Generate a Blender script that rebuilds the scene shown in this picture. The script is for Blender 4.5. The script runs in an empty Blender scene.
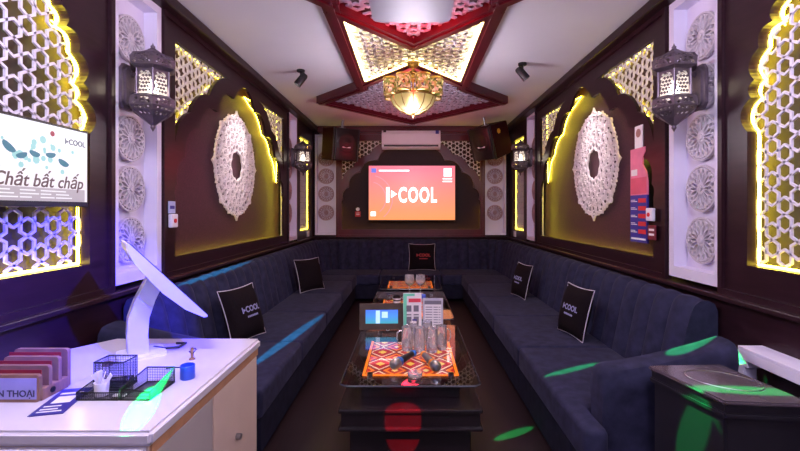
import bpy, bmesh, math, random
from mathutils import Vector, Matrix, Euler
random.seed(7)
PI = math.pi
C = bpy.context.scene.collection
R = math.radians

# ------------------------------------------------------------------ frame of the place
XL, XR, D, H, EYE = -1.80, 1.85, 8.15, 3.04, 1.50
F = 440.0          # focal length in pixels of the 800 px wide frame

# ------------------------------------------------------------------ helpers
def lin(c):
    def f(v):
        v /= 255.0
        return v / 12.92 if v <= .04045 else ((v + .055) / 1.055) ** 2.4
    return (f(c[0]), f(c[1]), f(c[2]), 1.0)

def mat(name, rgb, rough=.5, metal=0.0, var=.12, scale=8.0, emit=None, es=0.0, spec=.5, bump=0.0, coat=0.0, stretch=None, sheen=0.0):
    m = bpy.data.materials.new(name); m.use_nodes = True
    nt = m.node_tree; b = nt.nodes['Principled BSDF']
    col = lin(rgb)
    tc = nt.nodes.new('ShaderNodeTexCoord')
    mp = nt.nodes.new('ShaderNodeMapping'); nt.links.new(tc.outputs['Object'], mp.inputs['Vector'])
    if stretch: mp.inputs['Scale'].default_value = stretch
    nz = nt.nodes.new('ShaderNodeTexNoise'); nz.inputs['Scale'].default_value = scale; nz.inputs['Detail'].default_value = 4
    nt.links.new(mp.outputs['Vector'], nz.inputs['Vector'])
    rp = nt.nodes.new('ShaderNodeValToRGB')
    rp.color_ramp.elements[0].position = .3; rp.color_ramp.elements[1].position = .7
    rp.color_ramp.elements[0].color = tuple(max(0, v * (1 - var)) for v in col[:3]) + (1,)
    rp.color_ramp.elements[1].color = tuple(min(1, v * (1 + var)) for v in col[:3]) + (1,)
    nt.links.new(nz.outputs['Fac'], rp.inputs['Fac']); nt.links.new(rp.outputs['Color'], b.inputs['Base Color'])
    b.inputs['Roughness'].default_value = rough; b.inputs['Metallic'].default_value = metal
    b.inputs['Specular IOR Level'].default_value = spec
    if coat: b.inputs['Coat Weight'].default_value = coat; b.inputs['Coat Roughness'].default_value = .08
    if sheen:
        b.inputs['Sheen Weight'].default_value = sheen; b.inputs['Sheen Roughness'].default_value = .4
        b.inputs['Sheen Tint'].default_value = (.6, .6, .9, 1)
    if bump:
        bp = nt.nodes.new('ShaderNodeBump'); bp.inputs['Strength'].default_value = bump; bp.inputs['Distance'].default_value = .01
        nt.links.new(nz.outputs['Fac'], bp.inputs['Height']); nt.links.new(bp.outputs['Normal'], b.inputs['Normal'])
    if emit:
        b.inputs['Emission Color'].default_value = lin(emit); b.inputs['Emission Strength'].default_value = es
    return m

def glass_mat(name, rgb, rough=.02, ior=1.45):
    m = bpy.data.materials.new(name); m.use_nodes = True
    b = m.node_tree.nodes['Principled BSDF']
    b.inputs['Base Color'].default_value = lin(rgb); b.inputs['Transmission Weight'].default_value = 1
    b.inputs['Roughness'].default_value = rough; b.inputs['IOR'].default_value = ior
    return m

class MB:
    """collects shapes into one bmesh; build() links them as ONE mesh object"""
    def __init__(s): s.bm = bmesh.new()
    def verts_faces(s, vs, fs):
        bv = [s.bm.verts.new(v) for v in vs]
        for f in fs:
            try: s.bm.faces.new([bv[i] for i in f])
            except ValueError: pass
        return bv
    def box(s, lo, hi, bev=0.0, seg=2, M=None):
        x0, y0, z0 = lo; x1, y1, z1 = hi
        t = bmesh.new()
        bmesh.ops.create_cube(t, size=1.0)
        for v in t.verts:
            v.co = Vector(((x0 + x1) / 2 + v.co.x * (x1 - x0), (y0 + y1) / 2 + v.co.y * (y1 - y0), (z0 + z1) / 2 + v.co.z * (z1 - z0)))
        if bev: bmesh.ops.bevel(t, geom=t.edges[:], offset=bev, segments=seg, affect='EDGES', profile=.5)
        s.add(t, M); return s
    def add(s, t, M=None):
        if M is not None: bmesh.ops.transform(t, matrix=M, verts=t.verts[:])
        me = bpy.data.meshes.new('tmp'); t.to_mesh(me); t.free()
        s.bm.from_mesh(me); bpy.data.meshes.remove(me)
    def cyl(s, p0, p1, r0, r1=None, n=16, caps=True):
        if r1 is None: r1 = r0
        p0, p1 = Vector(p0), Vector(p1); d = (p1 - p0)
        q = d.to_track_quat('Z', 'Y').to_matrix()
        vs = []
        for p, r in ((p0, r0), (p1, r1)):
            for k in range(n):
                a = 2 * PI * k / n; vs.append(p + q @ Vector((math.cos(a) * r, math.sin(a) * r, 0)))
        fs = [(k, (k + 1) % n, n + (k + 1) % n, n + k) for k in range(n)]
        if caps: fs += [tuple(range(n - 1, -1, -1)), tuple(range(n, 2 * n))]
        s.verts_faces(vs, fs); return s
    def lathe(s, prof, c=(0, 0, 0), n=24, phase=0.0, M=None):
        vs = []; c = Vector(c)
        for r, z in prof:
            for k in range(n):
                a = 2 * PI * k / n + phase
                v = Vector((max(r, 1e-4) * math.cos(a), max(r, 1e-4) * math.sin(a), z))
                vs.append(c + (M @ v if M is not None else v))
        fs = []
        for j in range(len(prof) - 1):
            for k in range(n):
                fs.append((j * n + k, j * n + (k + 1) % n, (j + 1) * n + (k + 1) % n, (j + 1) * n + k))
        s.verts_faces(vs, fs); return s
    def tube(s, pts, r, n=6, closed=False):
        pts = [Vector(p) for p in pts]; m = len(pts); vs = []
        for i, p in enumerate(pts):
            a = pts[(i - 1) % m] if (closed or i > 0) else p
            b = pts[(i + 1) % m] if (closed or i < m - 1) else p
            d = (b - a)
            if d.length < 1e-9: d = Vector((0, 0, 1))
            d.normalize()
            up = Vector((0, 0, 1)) if abs(d.z) < .9 else Vector((1, 0, 0))
            x = d.cross(up).normalized(); y = x.cross(d).normalized()
            for k in range(n):
                t = 2 * PI * k / n; vs.append(p + x * math.cos(t) * r + y * math.sin(t) * r)
        fs = []
        for i in range(m if closed else m - 1):
            j = (i + 1) % m
            for k in range(n): fs.append((i * n + k, i * n + (k + 1) % n, j * n + (k + 1) % n, j * n + k))
        if not closed: fs += [tuple(range(n)), tuple(range((m - 1) * n, m * n))]
        s.verts_faces(vs, fs); return s
    def fill(s, loops, t, fn):
        """2D loops (outline first, then holes) extruded by t, each point (x, y, h) sent through fn"""
        vs, fs = fill2d(loops, t)
        s.verts_faces([fn(*v) for v in vs], fs); return s
    def build(s, name, m, parent=None, smooth=False, loc=None):
        bmesh.ops.remove_doubles(s.bm, verts=s.bm.verts[:], dist=1e-5)
        bmesh.ops.recalc_face_normals(s.bm, faces=s.bm.faces[:])
        me = bpy.data.meshes.new(name); s.bm.to_mesh(me); s.bm.free()
        if smooth:
            for p in me.polygons: p.use_smooth = True
            try: me.set_sharp_from_angle(angle=R(40))
            except Exception: pass
        me.materials.append(m)
        o = bpy.data.objects.new(name, me); C.objects.link(o)
        if parent is not None: o.parent = parent
        if loc is not None: o.location = loc
        return o

def fill2d(loops, t):
    cu = bpy.data.curves.new('fill', 'CURVE'); cu.dimensions = '2D'; cu.fill_mode = 'BOTH'; cu.extrude = t / 2
    for lp in loops:
        sp = cu.splines.new('POLY'); sp.points.add(len(lp) - 1); sp.use_cyclic_u = True
        for p, q in zip(sp.points, lp): p.co = (q[0], q[1], 0, 1)
    o = bpy.data.objects.new('fill', cu)
    me = bpy.data.meshes.new_from_object(o)
    vs = [tuple(v.co) for v in me.vertices]; fs = [tuple(p.vertices) for p in me.polygons]
    bpy.data.meshes.remove(me); bpy.data.objects.remove(o); bpy.data.curves.remove(cu)
    return vs, fs

def text_geo(body, size, t=.001, bold=0.0, align='CENTER', shear=0.0, sx=1.0, space=1.0):
    cu = bpy.data.curves.new('text', 'FONT'); cu.body = body; cu.size = size; cu.extrude = t / 2; cu.offset = bold
    cu.align_x = align; cu.align_y = 'CENTER'; cu.shear = shear; cu.space_character = space; cu.resolution_u = 3
    o = bpy.data.objects.new('text', cu)
    me = bpy.data.meshes.new_from_object(o)
    vs = [(v.co.x * sx, v.co.y, v.co.z) for v in me.vertices]; fs = [tuple(p.vertices) for p in me.polygons]
    bpy.data.meshes.remove(me); bpy.data.objects.remove(o); bpy.data.curves.remove(cu)
    return vs, fs

def lettering(mb, body, size, fn, **k):
    vs, fs = text_geo(body, size, **k)
    mb.verts_faces([fn(*v) for v in vs], fs); return mb

def thing(name, label, cat, loc=(0, 0, 0), rz=0.0, group=None):
    o = bpy.data.objects.new(name, None); C.objects.link(o)
    o.empty_display_size = .1
    o.location = loc; o.rotation_euler = (0, 0, rz)
    return tag(o, label, cat, group)

def tag(o, label, cat, group=None):
    o['label'] = label; o['category'] = cat
    if group: o['group'] = group
    return o

def struct(o): o['kind'] = 'structure'; return o

def dup(root, loc, rz, label, group=None):
    r = root.copy(); C.objects.link(r); r.location = loc; r.rotation_euler = (0, 0, rz); r['label'] = label
    if group: r['group'] = group
    for ch in list(root.children):
        c = ch.copy(); C.objects.link(c); c.parent = r
        for g in list(ch.children):
            d = g.copy(); C.objects.link(d); d.parent = c
    return r

def circle(cx, cy, r, n=24, ph=0.0): return [(cx + r * math.cos(ph + 2 * PI * k / n), cy + r * math.sin(ph + 2 * PI * k / n)) for k in range(n)]
def rect(x0, y0, x1, y1): return [(x0, y0), (x1, y0), (x1, y1), (x0, y1)]
def rrect(x0, y0, x1, y1, r, n=5):
    out = []
    for cx, cy, a in ((x1 - r, y0 + r, -PI / 2), (x1 - r, y1 - r, 0), (x0 + r, y1 - r, PI / 2), (x0 + r, y0 + r, PI)):
        for k in range(n + 1):
            t = a + PI / 2 * k / n; out.append((cx + r * math.cos(t), cy + r * math.sin(t)))
    return out
def offset_poly(p, d):
    n = len(p); area = sum(p[i][0] * p[(i + 1) % n][1] - p[(i + 1) % n][0] * p[i][1] for i in range(n))
    sg = 1 if area > 0 else -1; out = []
    for i in range(n):
        a, b, c = Vector(p[i - 1]), Vector(p[i]), Vector(p[(i + 1) % n])
        e1 = (b - a); e2 = (c - b)
        if e1.length < 1e-9 or e2.length < 1e-9: out.append(p[i]); continue
        e1.normalize(); e2.normalize()
        n1 = Vector((e1.y, -e1.x)) * sg; n2 = Vector((e2.y, -e2.x)) * sg
        m = (n1 + n2)
        if m.length < 1e-6: m = n1
        m.normalize(); k = max(.5, m.dot(n1))
        out.append((b.x + m.x * d / k, b.y + m.y * d / k))
    return out
def inside(p, poly):
    x, y = p; r = False; n = len(poly)
    for i in range(n):
        x0, y0 = poly[i]; x1, y1 = poly[i - 1]
        if (y0 > y) != (y1 > y) and x < (x1 - x0) * (y - y0) / (y1 - y0) + x0: r = not r
    return r
def lobes(cusps, sag=.28, n=8):
    """scalloped line through the cusps, each lobe bulging to the left of travel"""
    out = [cusps[0]]
    for a, b in zip(cusps, cusps[1:]):
        a, b = Vector(a), Vector(b); d = b - a; L = d.length
        nrm = Vector((d.y, -d.x)) / L; h = L * sag
        for k in range(1, n + 1):
            t = k / n; p = a + d * t + nrm * h * 4 * t * (1 - t)
            out.append((p.x, p.y))
    return out
def multifoil(half, base, sag=.22):
    """half: cusps on the +x side from springing to apex; base: bottom z"""
    right = lobes(half, sag)
    top = lobes([half[-1], (-half[-1][0], half[-1][1])], .3)
    left = [(-x, z) for x, z in reversed(right)]
    w = half[0][0]
    pts = [(w, base)] + right + top[1:-1] + left + [(-w, base)]
    out = []
    for p in pts:
        if not out or (abs(p[0] - out[-1][0]) + abs(p[1] - out[-1][1])) > 1e-5: out.append(p)
    return out

def wallfn(y0):  # flat shape on a wall-facing object: local x along, z up, front towards -y
    return lambda x, y, h: (x, y0 - h, y)

def lattice(mb, region, Rr, w, y0, t, org=(0, 0), fn=None):
    """six-pointed stars and hexagons: hexagon bands on the triangle centres of the star grid"""
    fn = fn or wallfn(y0)
    xs = [p[0] for p in region]; ys = [p[1] for p in region]
    r = Rr * .5774; dx = 2 * Rr; dy = Rr * 1.7321
    out = 0
    for j in range(int((min(ys) - org[1]) / dy) - 2, int((max(ys) - org[1]) / dy) + 3):
        for i in range(int((min(xs) - org[0]) / dx) - 2, int((max(xs) - org[0]) / dx) + 3):
            sx = org[0] + i * dx + (Rr if j % 2 else 0); sy = org[1] + j * dy
            for k in (0, 1):
                cx = sx + (Rr if k == 0 else 0); cy = sy + (Rr * .5774 if k == 0 else Rr * 1.1547)
                if not inside((cx, cy), region): continue
                vs = []
                for h in (-t / 2, t / 2):
                    for rr in (r + w * .5774, r - w * .5774):
                        for q in range(6):
                            a = PI / 6 + q * PI / 3; vs.append(fn(cx + rr * math.cos(a), cy + rr * math.sin(a), h))
                fs = []
                for q in range(6):
                    p = (q + 1) % 6
                    fs += [(12 + q, 12 + p, 18 + p, 18 + q), (q, 6 + q, 6 + p, p), (q, p, 12 + p, 12 + q), (6 + q, 18 + q, 18 + p, 6 + p)]
                bv = [mb.bm.verts.new(v) for v in vs]
                for f in fs: mb.bm.faces.new([bv[z] for z in f])
                out += 1
    return out

# ------------------------------------------------------------------ materials
WOOD = mat('dark_maroon_wood', (42, 23, 30), .32, var=.25, scale=5, stretch=(1, 1, 6), spec=.22)
WOOD2 = mat('dark_red_lacquer', (84, 16, 28), .3, var=.2, scale=6, spec=.5)
BOARD = mat('glitter_aubergine_board', (66, 36, 52), .45, var=.45, scale=120, spec=.25)
NICHE = mat('niche_back', (58, 46, 44), .6, var=.15, scale=10)
WHITE = mat('white_lavender_paint', (222, 216, 236), .5, var=.03, scale=3)
WHITER = mat('white_carved_panel', (196, 188, 198), .6, var=.05, scale=30)
PINKISH = mat('faded_pink_carving', (176, 140, 148), .6, var=.06, scale=30)
LATT = mat('white_lattice_paint', (214, 208, 222), .5, var=.04, scale=12)
MEDAL = mat('white_filigree', (246, 234, 236), .5, var=.05, scale=25)
CEIL = mat('ceiling_paint', (224, 218, 226), .75, var=.02, scale=2)
SOFA = mat('navy_velvet', (44, 44, 66), .85, var=.3, scale=14, bump=.15, sheen=.06, spec=.08)
SOFAB = mat('navy_velvet_base', (32, 32, 48), .85, var=.25, scale=14, spec=.08)
BLACK = mat('black_plastic', (22, 21, 24), .4, var=.1)
BLACKF = mat('black_cushion_fabric', (22, 15, 20), .9, var=.2, scale=60, bump=.1, spec=.1)
PIPING = mat('pale_piping', (196, 186, 200), .6)
BRONZE = mat('dark_bronze_metal', (98, 86, 98), .42, metal=.55, var=.2, scale=20)
GOLD = mat('aged_gold_metal', (176, 140, 84), .3, metal=.85, var=.15, scale=20)
STEEL = mat('steel_metal', (170, 170, 176), .3, metal=.9)
PLAST = mat('white_plastic', (226, 224, 232), .35, var=.02)
DESK = mat('desk_white_laminate', (208, 202, 218), .2, var=.02, scale=3, spec=.5)
DESKS = mat('desk_cream_side', (214, 190, 176), .5, var=.04, scale=5)
DESKE = mat('desk_raw_edge', (176, 128, 96), .6, var=.15, scale=20)
OAK = mat('brown_holder_wood', (140, 104, 84), .5, var=.2, scale=14, stretch=(1, 8, 1))
REDFELT = mat('red_felt', (134, 22, 34), .85, var=.1, scale=40)
LETW = mat('white_lettering', (235, 232, 245), .5, emit=(225, 225, 255), es=0.0)
BLUEP = mat('blue_print', (48, 44, 140), .5, var=.06)
TBLK = mat('black_table_lacquer', (30, 22, 25), .22, var=.2, scale=6, spec=.5)
GLASS = glass_mat('table_glass', (240, 244, 246), .015)
CLEAR = glass_mat('drinking_glass', (252, 250, 252), .02)
CLEAR.node_tree.nodes['Principled BSDF'].inputs['Transmission Weight'].default_value = .82
FLAP = mat('greyish_cabinet', (38, 35, 42), .28, var=.1, scale=6, spec=.5)
LED = mat('yellow_led', (255, 235, 120), .5, emit=(255, 226, 70), es=26)
LEDS = mat('soft_yellow_led', (255, 235, 120), .5, emit=(255, 226, 70), es=9)
LEDW = mat('warm_white_led', (255, 245, 190), .5, emit=(255, 242, 150), es=13)
LEDB = mat('hidden_yellow_led', (255, 235, 120), .5, emit=(255, 232, 60), es=30)
BULB = mat('lantern_bulb', (255, 250, 235), .5, emit=(255, 244, 220), es=22)
BULBC = mat('chandelier_bulb', (255, 240, 200), .5, emit=(255, 246, 215), es=16)
GLOWLINER = bpy.data.materials.new('lantern_glow_liner'); GLOWLINER.use_nodes = True
_b = GLOWLINER.node_tree.nodes['Principled BSDF']; _b.inputs['Base Color'].default_value = lin((240, 232, 226)); _b.inputs['Roughness'].default_value = .4; _b.inputs['Transmission Weight'].default_value = .85
_b.inputs['IOR'].default_value = 1.05; _b.inputs['Emission Color'].default_value = lin((255, 240, 225)); _b.inputs['Emission Strength'].default_value = .35  # added liner with its own faint glow, standing in for scattered bulb light
LENS = mat('spot_lens', (255, 250, 240), .3, emit=(255, 246, 235), es=12)

# ------------------------------------------------------------------ room shell
def planks():
    m = bpy.data.materials.new('dark_floor_planks'); m.use_nodes = True; nt = m.node_tree; b = nt.nodes['Principled BSDF']
    tc = nt.nodes.new('ShaderNodeTexCoord'); mp = nt.nodes.new('ShaderNodeMapping'); mp.inputs['Rotation'].default_value = (0, 0, PI / 2)
    br = nt.nodes.new('ShaderNodeTexBrick'); br.inputs['Scale'].default_value = 1
    br.inputs['Brick Width'].default_value = 1.2; br.inputs['Row Height'].default_value = .14; br.inputs['Mortar Size'].default_value = .003
    br.inputs['Color1'].default_value = lin((38, 25, 29)); br.inputs['Color2'].default_value = lin((30, 20, 25)); br.inputs['Mortar'].default_value = lin((24, 16, 18))
    nt.links.new(tc.outputs['Object'], mp.inputs['Vector']); nt.links.new(mp.outputs['Vector'], br.inputs['Vector'])
    nt.links.new(br.outputs['Color'], b.inputs['Base Color']); b.inputs['Roughness'].default_value = .38
    return m
struct(MB().box((XL - .3, -1.2, -.1), (XR + .3, D + .3, 0)).build('floor', planks()))
struct(MB().box((XL - .3, -1.2, H), (XR + .3, D + .3, H + .12)).build('ceiling', CEIL))
LB = 1.0   # height of the thick lower wall
struct(MB().box((XL - .3, -1.2, 0), (XL, D, LB)).box((XL - .3, -1.2, LB), (XL - .14, D, H)).build('wall_left', WOOD))
struct(MB().box((XR, -1.2, 0), (XR + .3, D, LB)).box((XR + .14, -1.2, LB), (XR + .3, D, H)).build('wall_right', WOOD))
struct(MB().box((XL - .3, D, 0), (XR + .3, D + .3, LB)).box((XL - .3, D + .14, LB), (XR + .3, D + .3, H)).build('wall_back', WOOD))
# ledge along the top of the lower wall, crown moulding under the ceiling
struct(MB().box((XL, -1.2, .975), (XL + .05, D, 1.005), .006).build('trim_1', WOOD))
struct(MB().box((XR - .05, -1.2, .975), (XR, D, 1.005), .006).build('trim_2', WOOD))
struct(MB().box((XL + .05, D - .05, .975), (XR - .05, D, 1.005), .006).build('trim_3', WOOD))
struct(MB().box((XL - .14, -1.2, 2.96), (XL + .10, D, H), .012).build('trim_4', WOOD))
struct(MB().box((XR - .10, -1.2, 2.96), (XR + .14, D, H), .012).build('trim_5', WOOD))
struct(MB().box((XL + .10, D - .08, 2.93), (XR - .10, D + .14, H), .012).build('trim_6', WOOD2))

# ------------------------------------------------------------------ wall panels
LW, RW, BW = PI / 2, -PI / 2, 0.0
def at_left(Y, z=0.0): return (XL, Y, z)
def at_right(Y, z=0.0): return (XR, Y, z)
PT, PB = 2.96, 1.005   # top and bottom of panels

def frame_moulding(mb, x0, x1, z0, z1, w=.035, d=.02):
    mb.fill([rect(x0, z0, x1, z1), rect(x0 + w, z0 + w, x1 - w, z1 - w)], d, wallfn(-d / 2))

def arch_panel(root, half, base, x0, x1, spand=None, lat_full=False, plate_t=.03, star=.0775, band=.0125, led=LEDB, back_mat=BOARD, ins=.0, zt=PT, org=(0, 0), far=0, wood=WOOD, sag=.22):
    o = multifoil(half, base, sag)
    holes = [o]
    sp = []
    if spand:
        w, zt2, cusps = spand
        curve = lobes(cusps, .14)
        tri = [(w, zt2)] + [(cusps[-1][0], zt2)] + [p for p in reversed(curve)]
        tri = [tri[i] for i in range(len(tri)) if i == 0 or (abs(tri[i][0] - tri[i - 1][0]) + abs(tri[i][1] - tri[i - 1][1])) > 1e-5]
        sp = [tri, [(-x, z) for x, z in reversed(tri)]]
        holes += sp
    MB().fill([rect(x0, PB, x1, zt)] + holes, plate_t, wallfn(plate_t / 2)).build('arch_board', wood, root)
    mb = MB(); frame_moulding(mb, x0, x1, PB, zt); mb.build('frame', wood, root)
    MB().box((x0, .13, PB), (x1, .14, zt)).build('back_board', back_mat, root)
    if lat_full:
        mb = MB(); lattice(mb, offset_poly(o, .05), star, band, .068, .012, org); mb.build('lattice', LATT, root)
        MB().tube([(x, .060, z) for x, z in offset_poly(o, -.006)], .007, 5, True).build('led_strip', led, root)
        MB().tube([(x, .105, z) for x, z in offset_poly(o, .04)], .005, 5, True).build('led_strip', LEDB, root)
    else:
        tr = [(x, .038, z) for x, z in offset_poly(o, .06)]
        if far:
            keep = [p for p in tr if p[0] * far > -.12 and p[2] > base + .03]
            keep.sort(key=lambda p: (p[2] if p[0] * far > .0 else 5 - p[0] * far))
            keep = [(-far * o[0][0], .038, base - .06), (far * (abs(o[0][0]) + .06), .038, base - .06)] + keep
        else:
            w_ = abs(o[0][0]) + .06
            keep = [(-w_, .038, base + .45), (-w_, .038, base - .06), (w_, .038, base - .06), (w_, .038, base + .45)]
        MB().tube(keep, .004, 5).build('led_strip', led, root)
    for t in sp:
        mb = MB(); lattice(mb, offset_poly(t, .045), .068, .0145, .035, .012, (x0, zt)); mb.build('lattice', LATT, root)
        MB().tube([(x, .118, z) for x, z in offset_poly(t, .065)], .005, 5, True).build('led_strip', LEDB, root)

NEAR = [(1.2, 1.93), (1.175, 2.11), (1.15, 2.20), (1.12, 2.36), (1.03, 2.465), (1.0, 2.56), (.62, 2.70), (.28, 2.84)]
near_left = thing('lattice_panel', 'large glowing white star lattice niche behind the wall screen on the left', 'wall panel', at_left(1.275), LW)
arch_panel(near_left, NEAR, 1.195, -2.4, 1.385, lat_full=True, plate_t=.05, sag=.34, led=LED, back_mat=NICHE, org=(.02, .03))
near_right = thing('lattice_panel', 'large glowing white star lattice niche at the right edge above the grey box cabinet', 'wall panel', at_right(1.215), RW)
arch_panel(near_right, [(x, z) for x, z in NEAR], 1.195, -1.405, 2.4, lat_full=True, plate_t=.05, sag=.34, led=LED, back_mat=NICHE, org=(.05, .0))

BIG = [(1.455, 1.60), (1.43, 1.70), (1.31, 1.92), (1.07, 2.20), (.70, 2.42), (.32, 2.64)]
SPA = (1.455, 2.80, [(1.455, 2.02), (1.22, 2.30), (.88, 2.53), (.38, 2.80)])
big_left = thing('arch_panel', 'dark wood scalloped arch panel with yellow glow on the left wall', 'wall panel', at_left(4.83), LW)
arch_panel(big_left, BIG, 1.14, -1.64, 1.66, SPA, far=1)
big_right = thing('arch_panel', 'dark wood scalloped arch panel with yellow glow on the right wall', 'wall panel', at_right(4.80), RW)
arch_panel(big_right, BIG, 1.14, -1.66, 1.64, SPA, far=-1)
k = 1.28 / 1.455
back_arch = thing('arch_panel', 'dark wood scalloped arch panel framing the big screen on the back wall', 'wall panel', (.02, D, 0), BW)
arch_panel(back_arch, [(x * k, z) for x, z in BIG], 1.14, -1.388, 1.368, (SPA[0] * k, 2.78, [(x * k, min(z, 2.78)) for x, z in SPA[2]]), zt=2.93, wood=WOOD2, back_mat=mat('dark_maroon_board', (42, 17, 25), .5, var=.3, scale=60, spec=.2))

def leaf(cx, cy, L, W, ang, n=5, skew=0.0):
    pts = []
    for s in (1, -1):
        rng = range(0, n) if s == 1 else range(n, 0, -1)
        for i in rng:
            t = i / n; x = -L / 2 + L * t; y = s * W / 2 * math.sin(PI * t) ** .8 + skew * math.sin(PI * t)
            pts.append((x, y))
    ca, sa = math.cos(ang), math.sin(ang)
    return [(cx + x * ca - y * sa, cy + x * sa + y * ca) for x, y in pts]
def ring_leaves(r, n, L, W, ph=0.0, radial=True, skew=0.0, turn=0.0):
    out = []
    for i in range(n):
        a = ph + 2 * PI * i / n
        out.append(leaf(r * math.cos(a), r * math.sin(a), L, W, a + (0 if radial else PI / 2) + turn, skew=skew))
    return out
def ring_dots(r, n, rad, ph=0.0, m=8): return [circle(r * math.cos(ph + 2 * PI * i / n), r * math.sin(ph + 2 * PI * i / n), rad, m) for i in range(n)]

def rosette_loops(r):
    o = circle(0, 0, r, 40)
    hs = ring_leaves(r * .46, 16, r * .52, r * .135) + ring_dots(r * .13, 8, r * .03)
    hs += ring_leaves(r * .735, 16, r * .26, r * .17, PI / 16)
    hs += ring_leaves(r * .90, 32, r * .155, r * .075, PI / 32, radial=False)
    return [o] + hs

def rosette_panel(root, hw, z0, z1, rs, rad, m=WHITE, rm=WHITER, rim=.055):
    MB().fill([rect(-hw, z0, hw, z1), rect(-hw + rim, z0 + rim * 1.3, hw - rim, z1 - rim)], .095, wallfn(.0475)).build('frame', m, root)
    MB().box((-hw, .095, z0), (hw, .115, z1)).build('board', m, root)
    for z in rs:
        MB().cyl((0, .075, z), (0, .096, z), rad * .3, n=12).build('spacer', m, root)
    proto = None
    for z in rs:
        if proto is None:
            mb = MB(); mb.fill(rosette_loops(rad), .024, lambda x, y, h: (x, .064 - h, y))
            mb.fill([circle(0, 0, rad * .1, 12)], .01, lambda x, y, h: (x, .050 - h, y))
            proto = mb.build('rosette', rm, root); proto.location = (0, 0, z)
        else:
            o = proto.copy(); C.objects.link(o); o.parent = root; o.location = (0, 0, z)

ZS = (2.635, 2.305, 1.975, 1.64, 1.30)
pl = thing('rosette_panel', 'white panel with five carved rosettes on the left wall behind the desk', 'wall panel', at_left(2.925), LW, 'white rosette panels')
rosette_panel(pl, .262, PB + .03, PT, ZS, .152)
pr = thing('rosette_panel', 'white panel with five carved rosettes on the right wall above the sofa end', 'wall panel', at_right(2.88), RW, 'white rosette panels')
rosette_panel(pr, .262, PB + .03, PT, ZS, .152)
ZB = (2.46, 2.13, 1.80, 1.45)
for sx, side, cx in ((-1, 'left', -1.565), (1, 'right', 1.585)):
    t = thing('rosette_panel', 'pale panel with pink rosettes in the %s corner of the back wall' % side, 'wall panel', (cx, D, 0), BW, 'white rosette panels')
    rosette_panel(t, .195, PB + .03, 2.90, ZB, .145, rm=PINKISH, rim=.03)
for f, Yc, rz, side in ((at_left, 6.76, LW, 'left'), (at_right, 6.72, RW, 'right')):
    t = thing('rosette_panel', 'narrow white strip panel behind the far lantern on the %s wall' % side, 'wall panel', f(Yc), rz, 'white rosette panels')
    rosette_panel(t, .255, PB + .03, PT, ZB, .145, rm=PINKISH, rim=.04)
for f, Yc, rz, side, sgn in ((at_left, 7.585, LW, 'left', 1), (at_right, 7.56, RW, 'right', -1)):
    t = thing('lattice_panel', 'small glowing lattice niche beside the back corner on the %s wall' % side, 'wall panel', f(Yc), rz)
    o = rect(-.38, 1.15, .40, 2.72)
    x0, x1 = (-.565, .56) if sgn == 1 else (-.58, .575)
    MB().fill([rect(x0, PB, x1, PT), o], .05, wallfn(.025)).build('arch_board', WOOD, t)
    MB().box((x0, .125, PB), (x1, .14, PT)).build('back_board', NICHE, t)
    mb = MB(); lattice(mb, offset_poly(o, .04), .055, .017, .075, .012, (0, 1.15)); mb.build('lattice', LATT, t)
    MB().tube([(x, .060, z) for x, z in offset_poly(o, -.012)], .009, 5, True).build('led_strip', LEDS, t)

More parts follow.
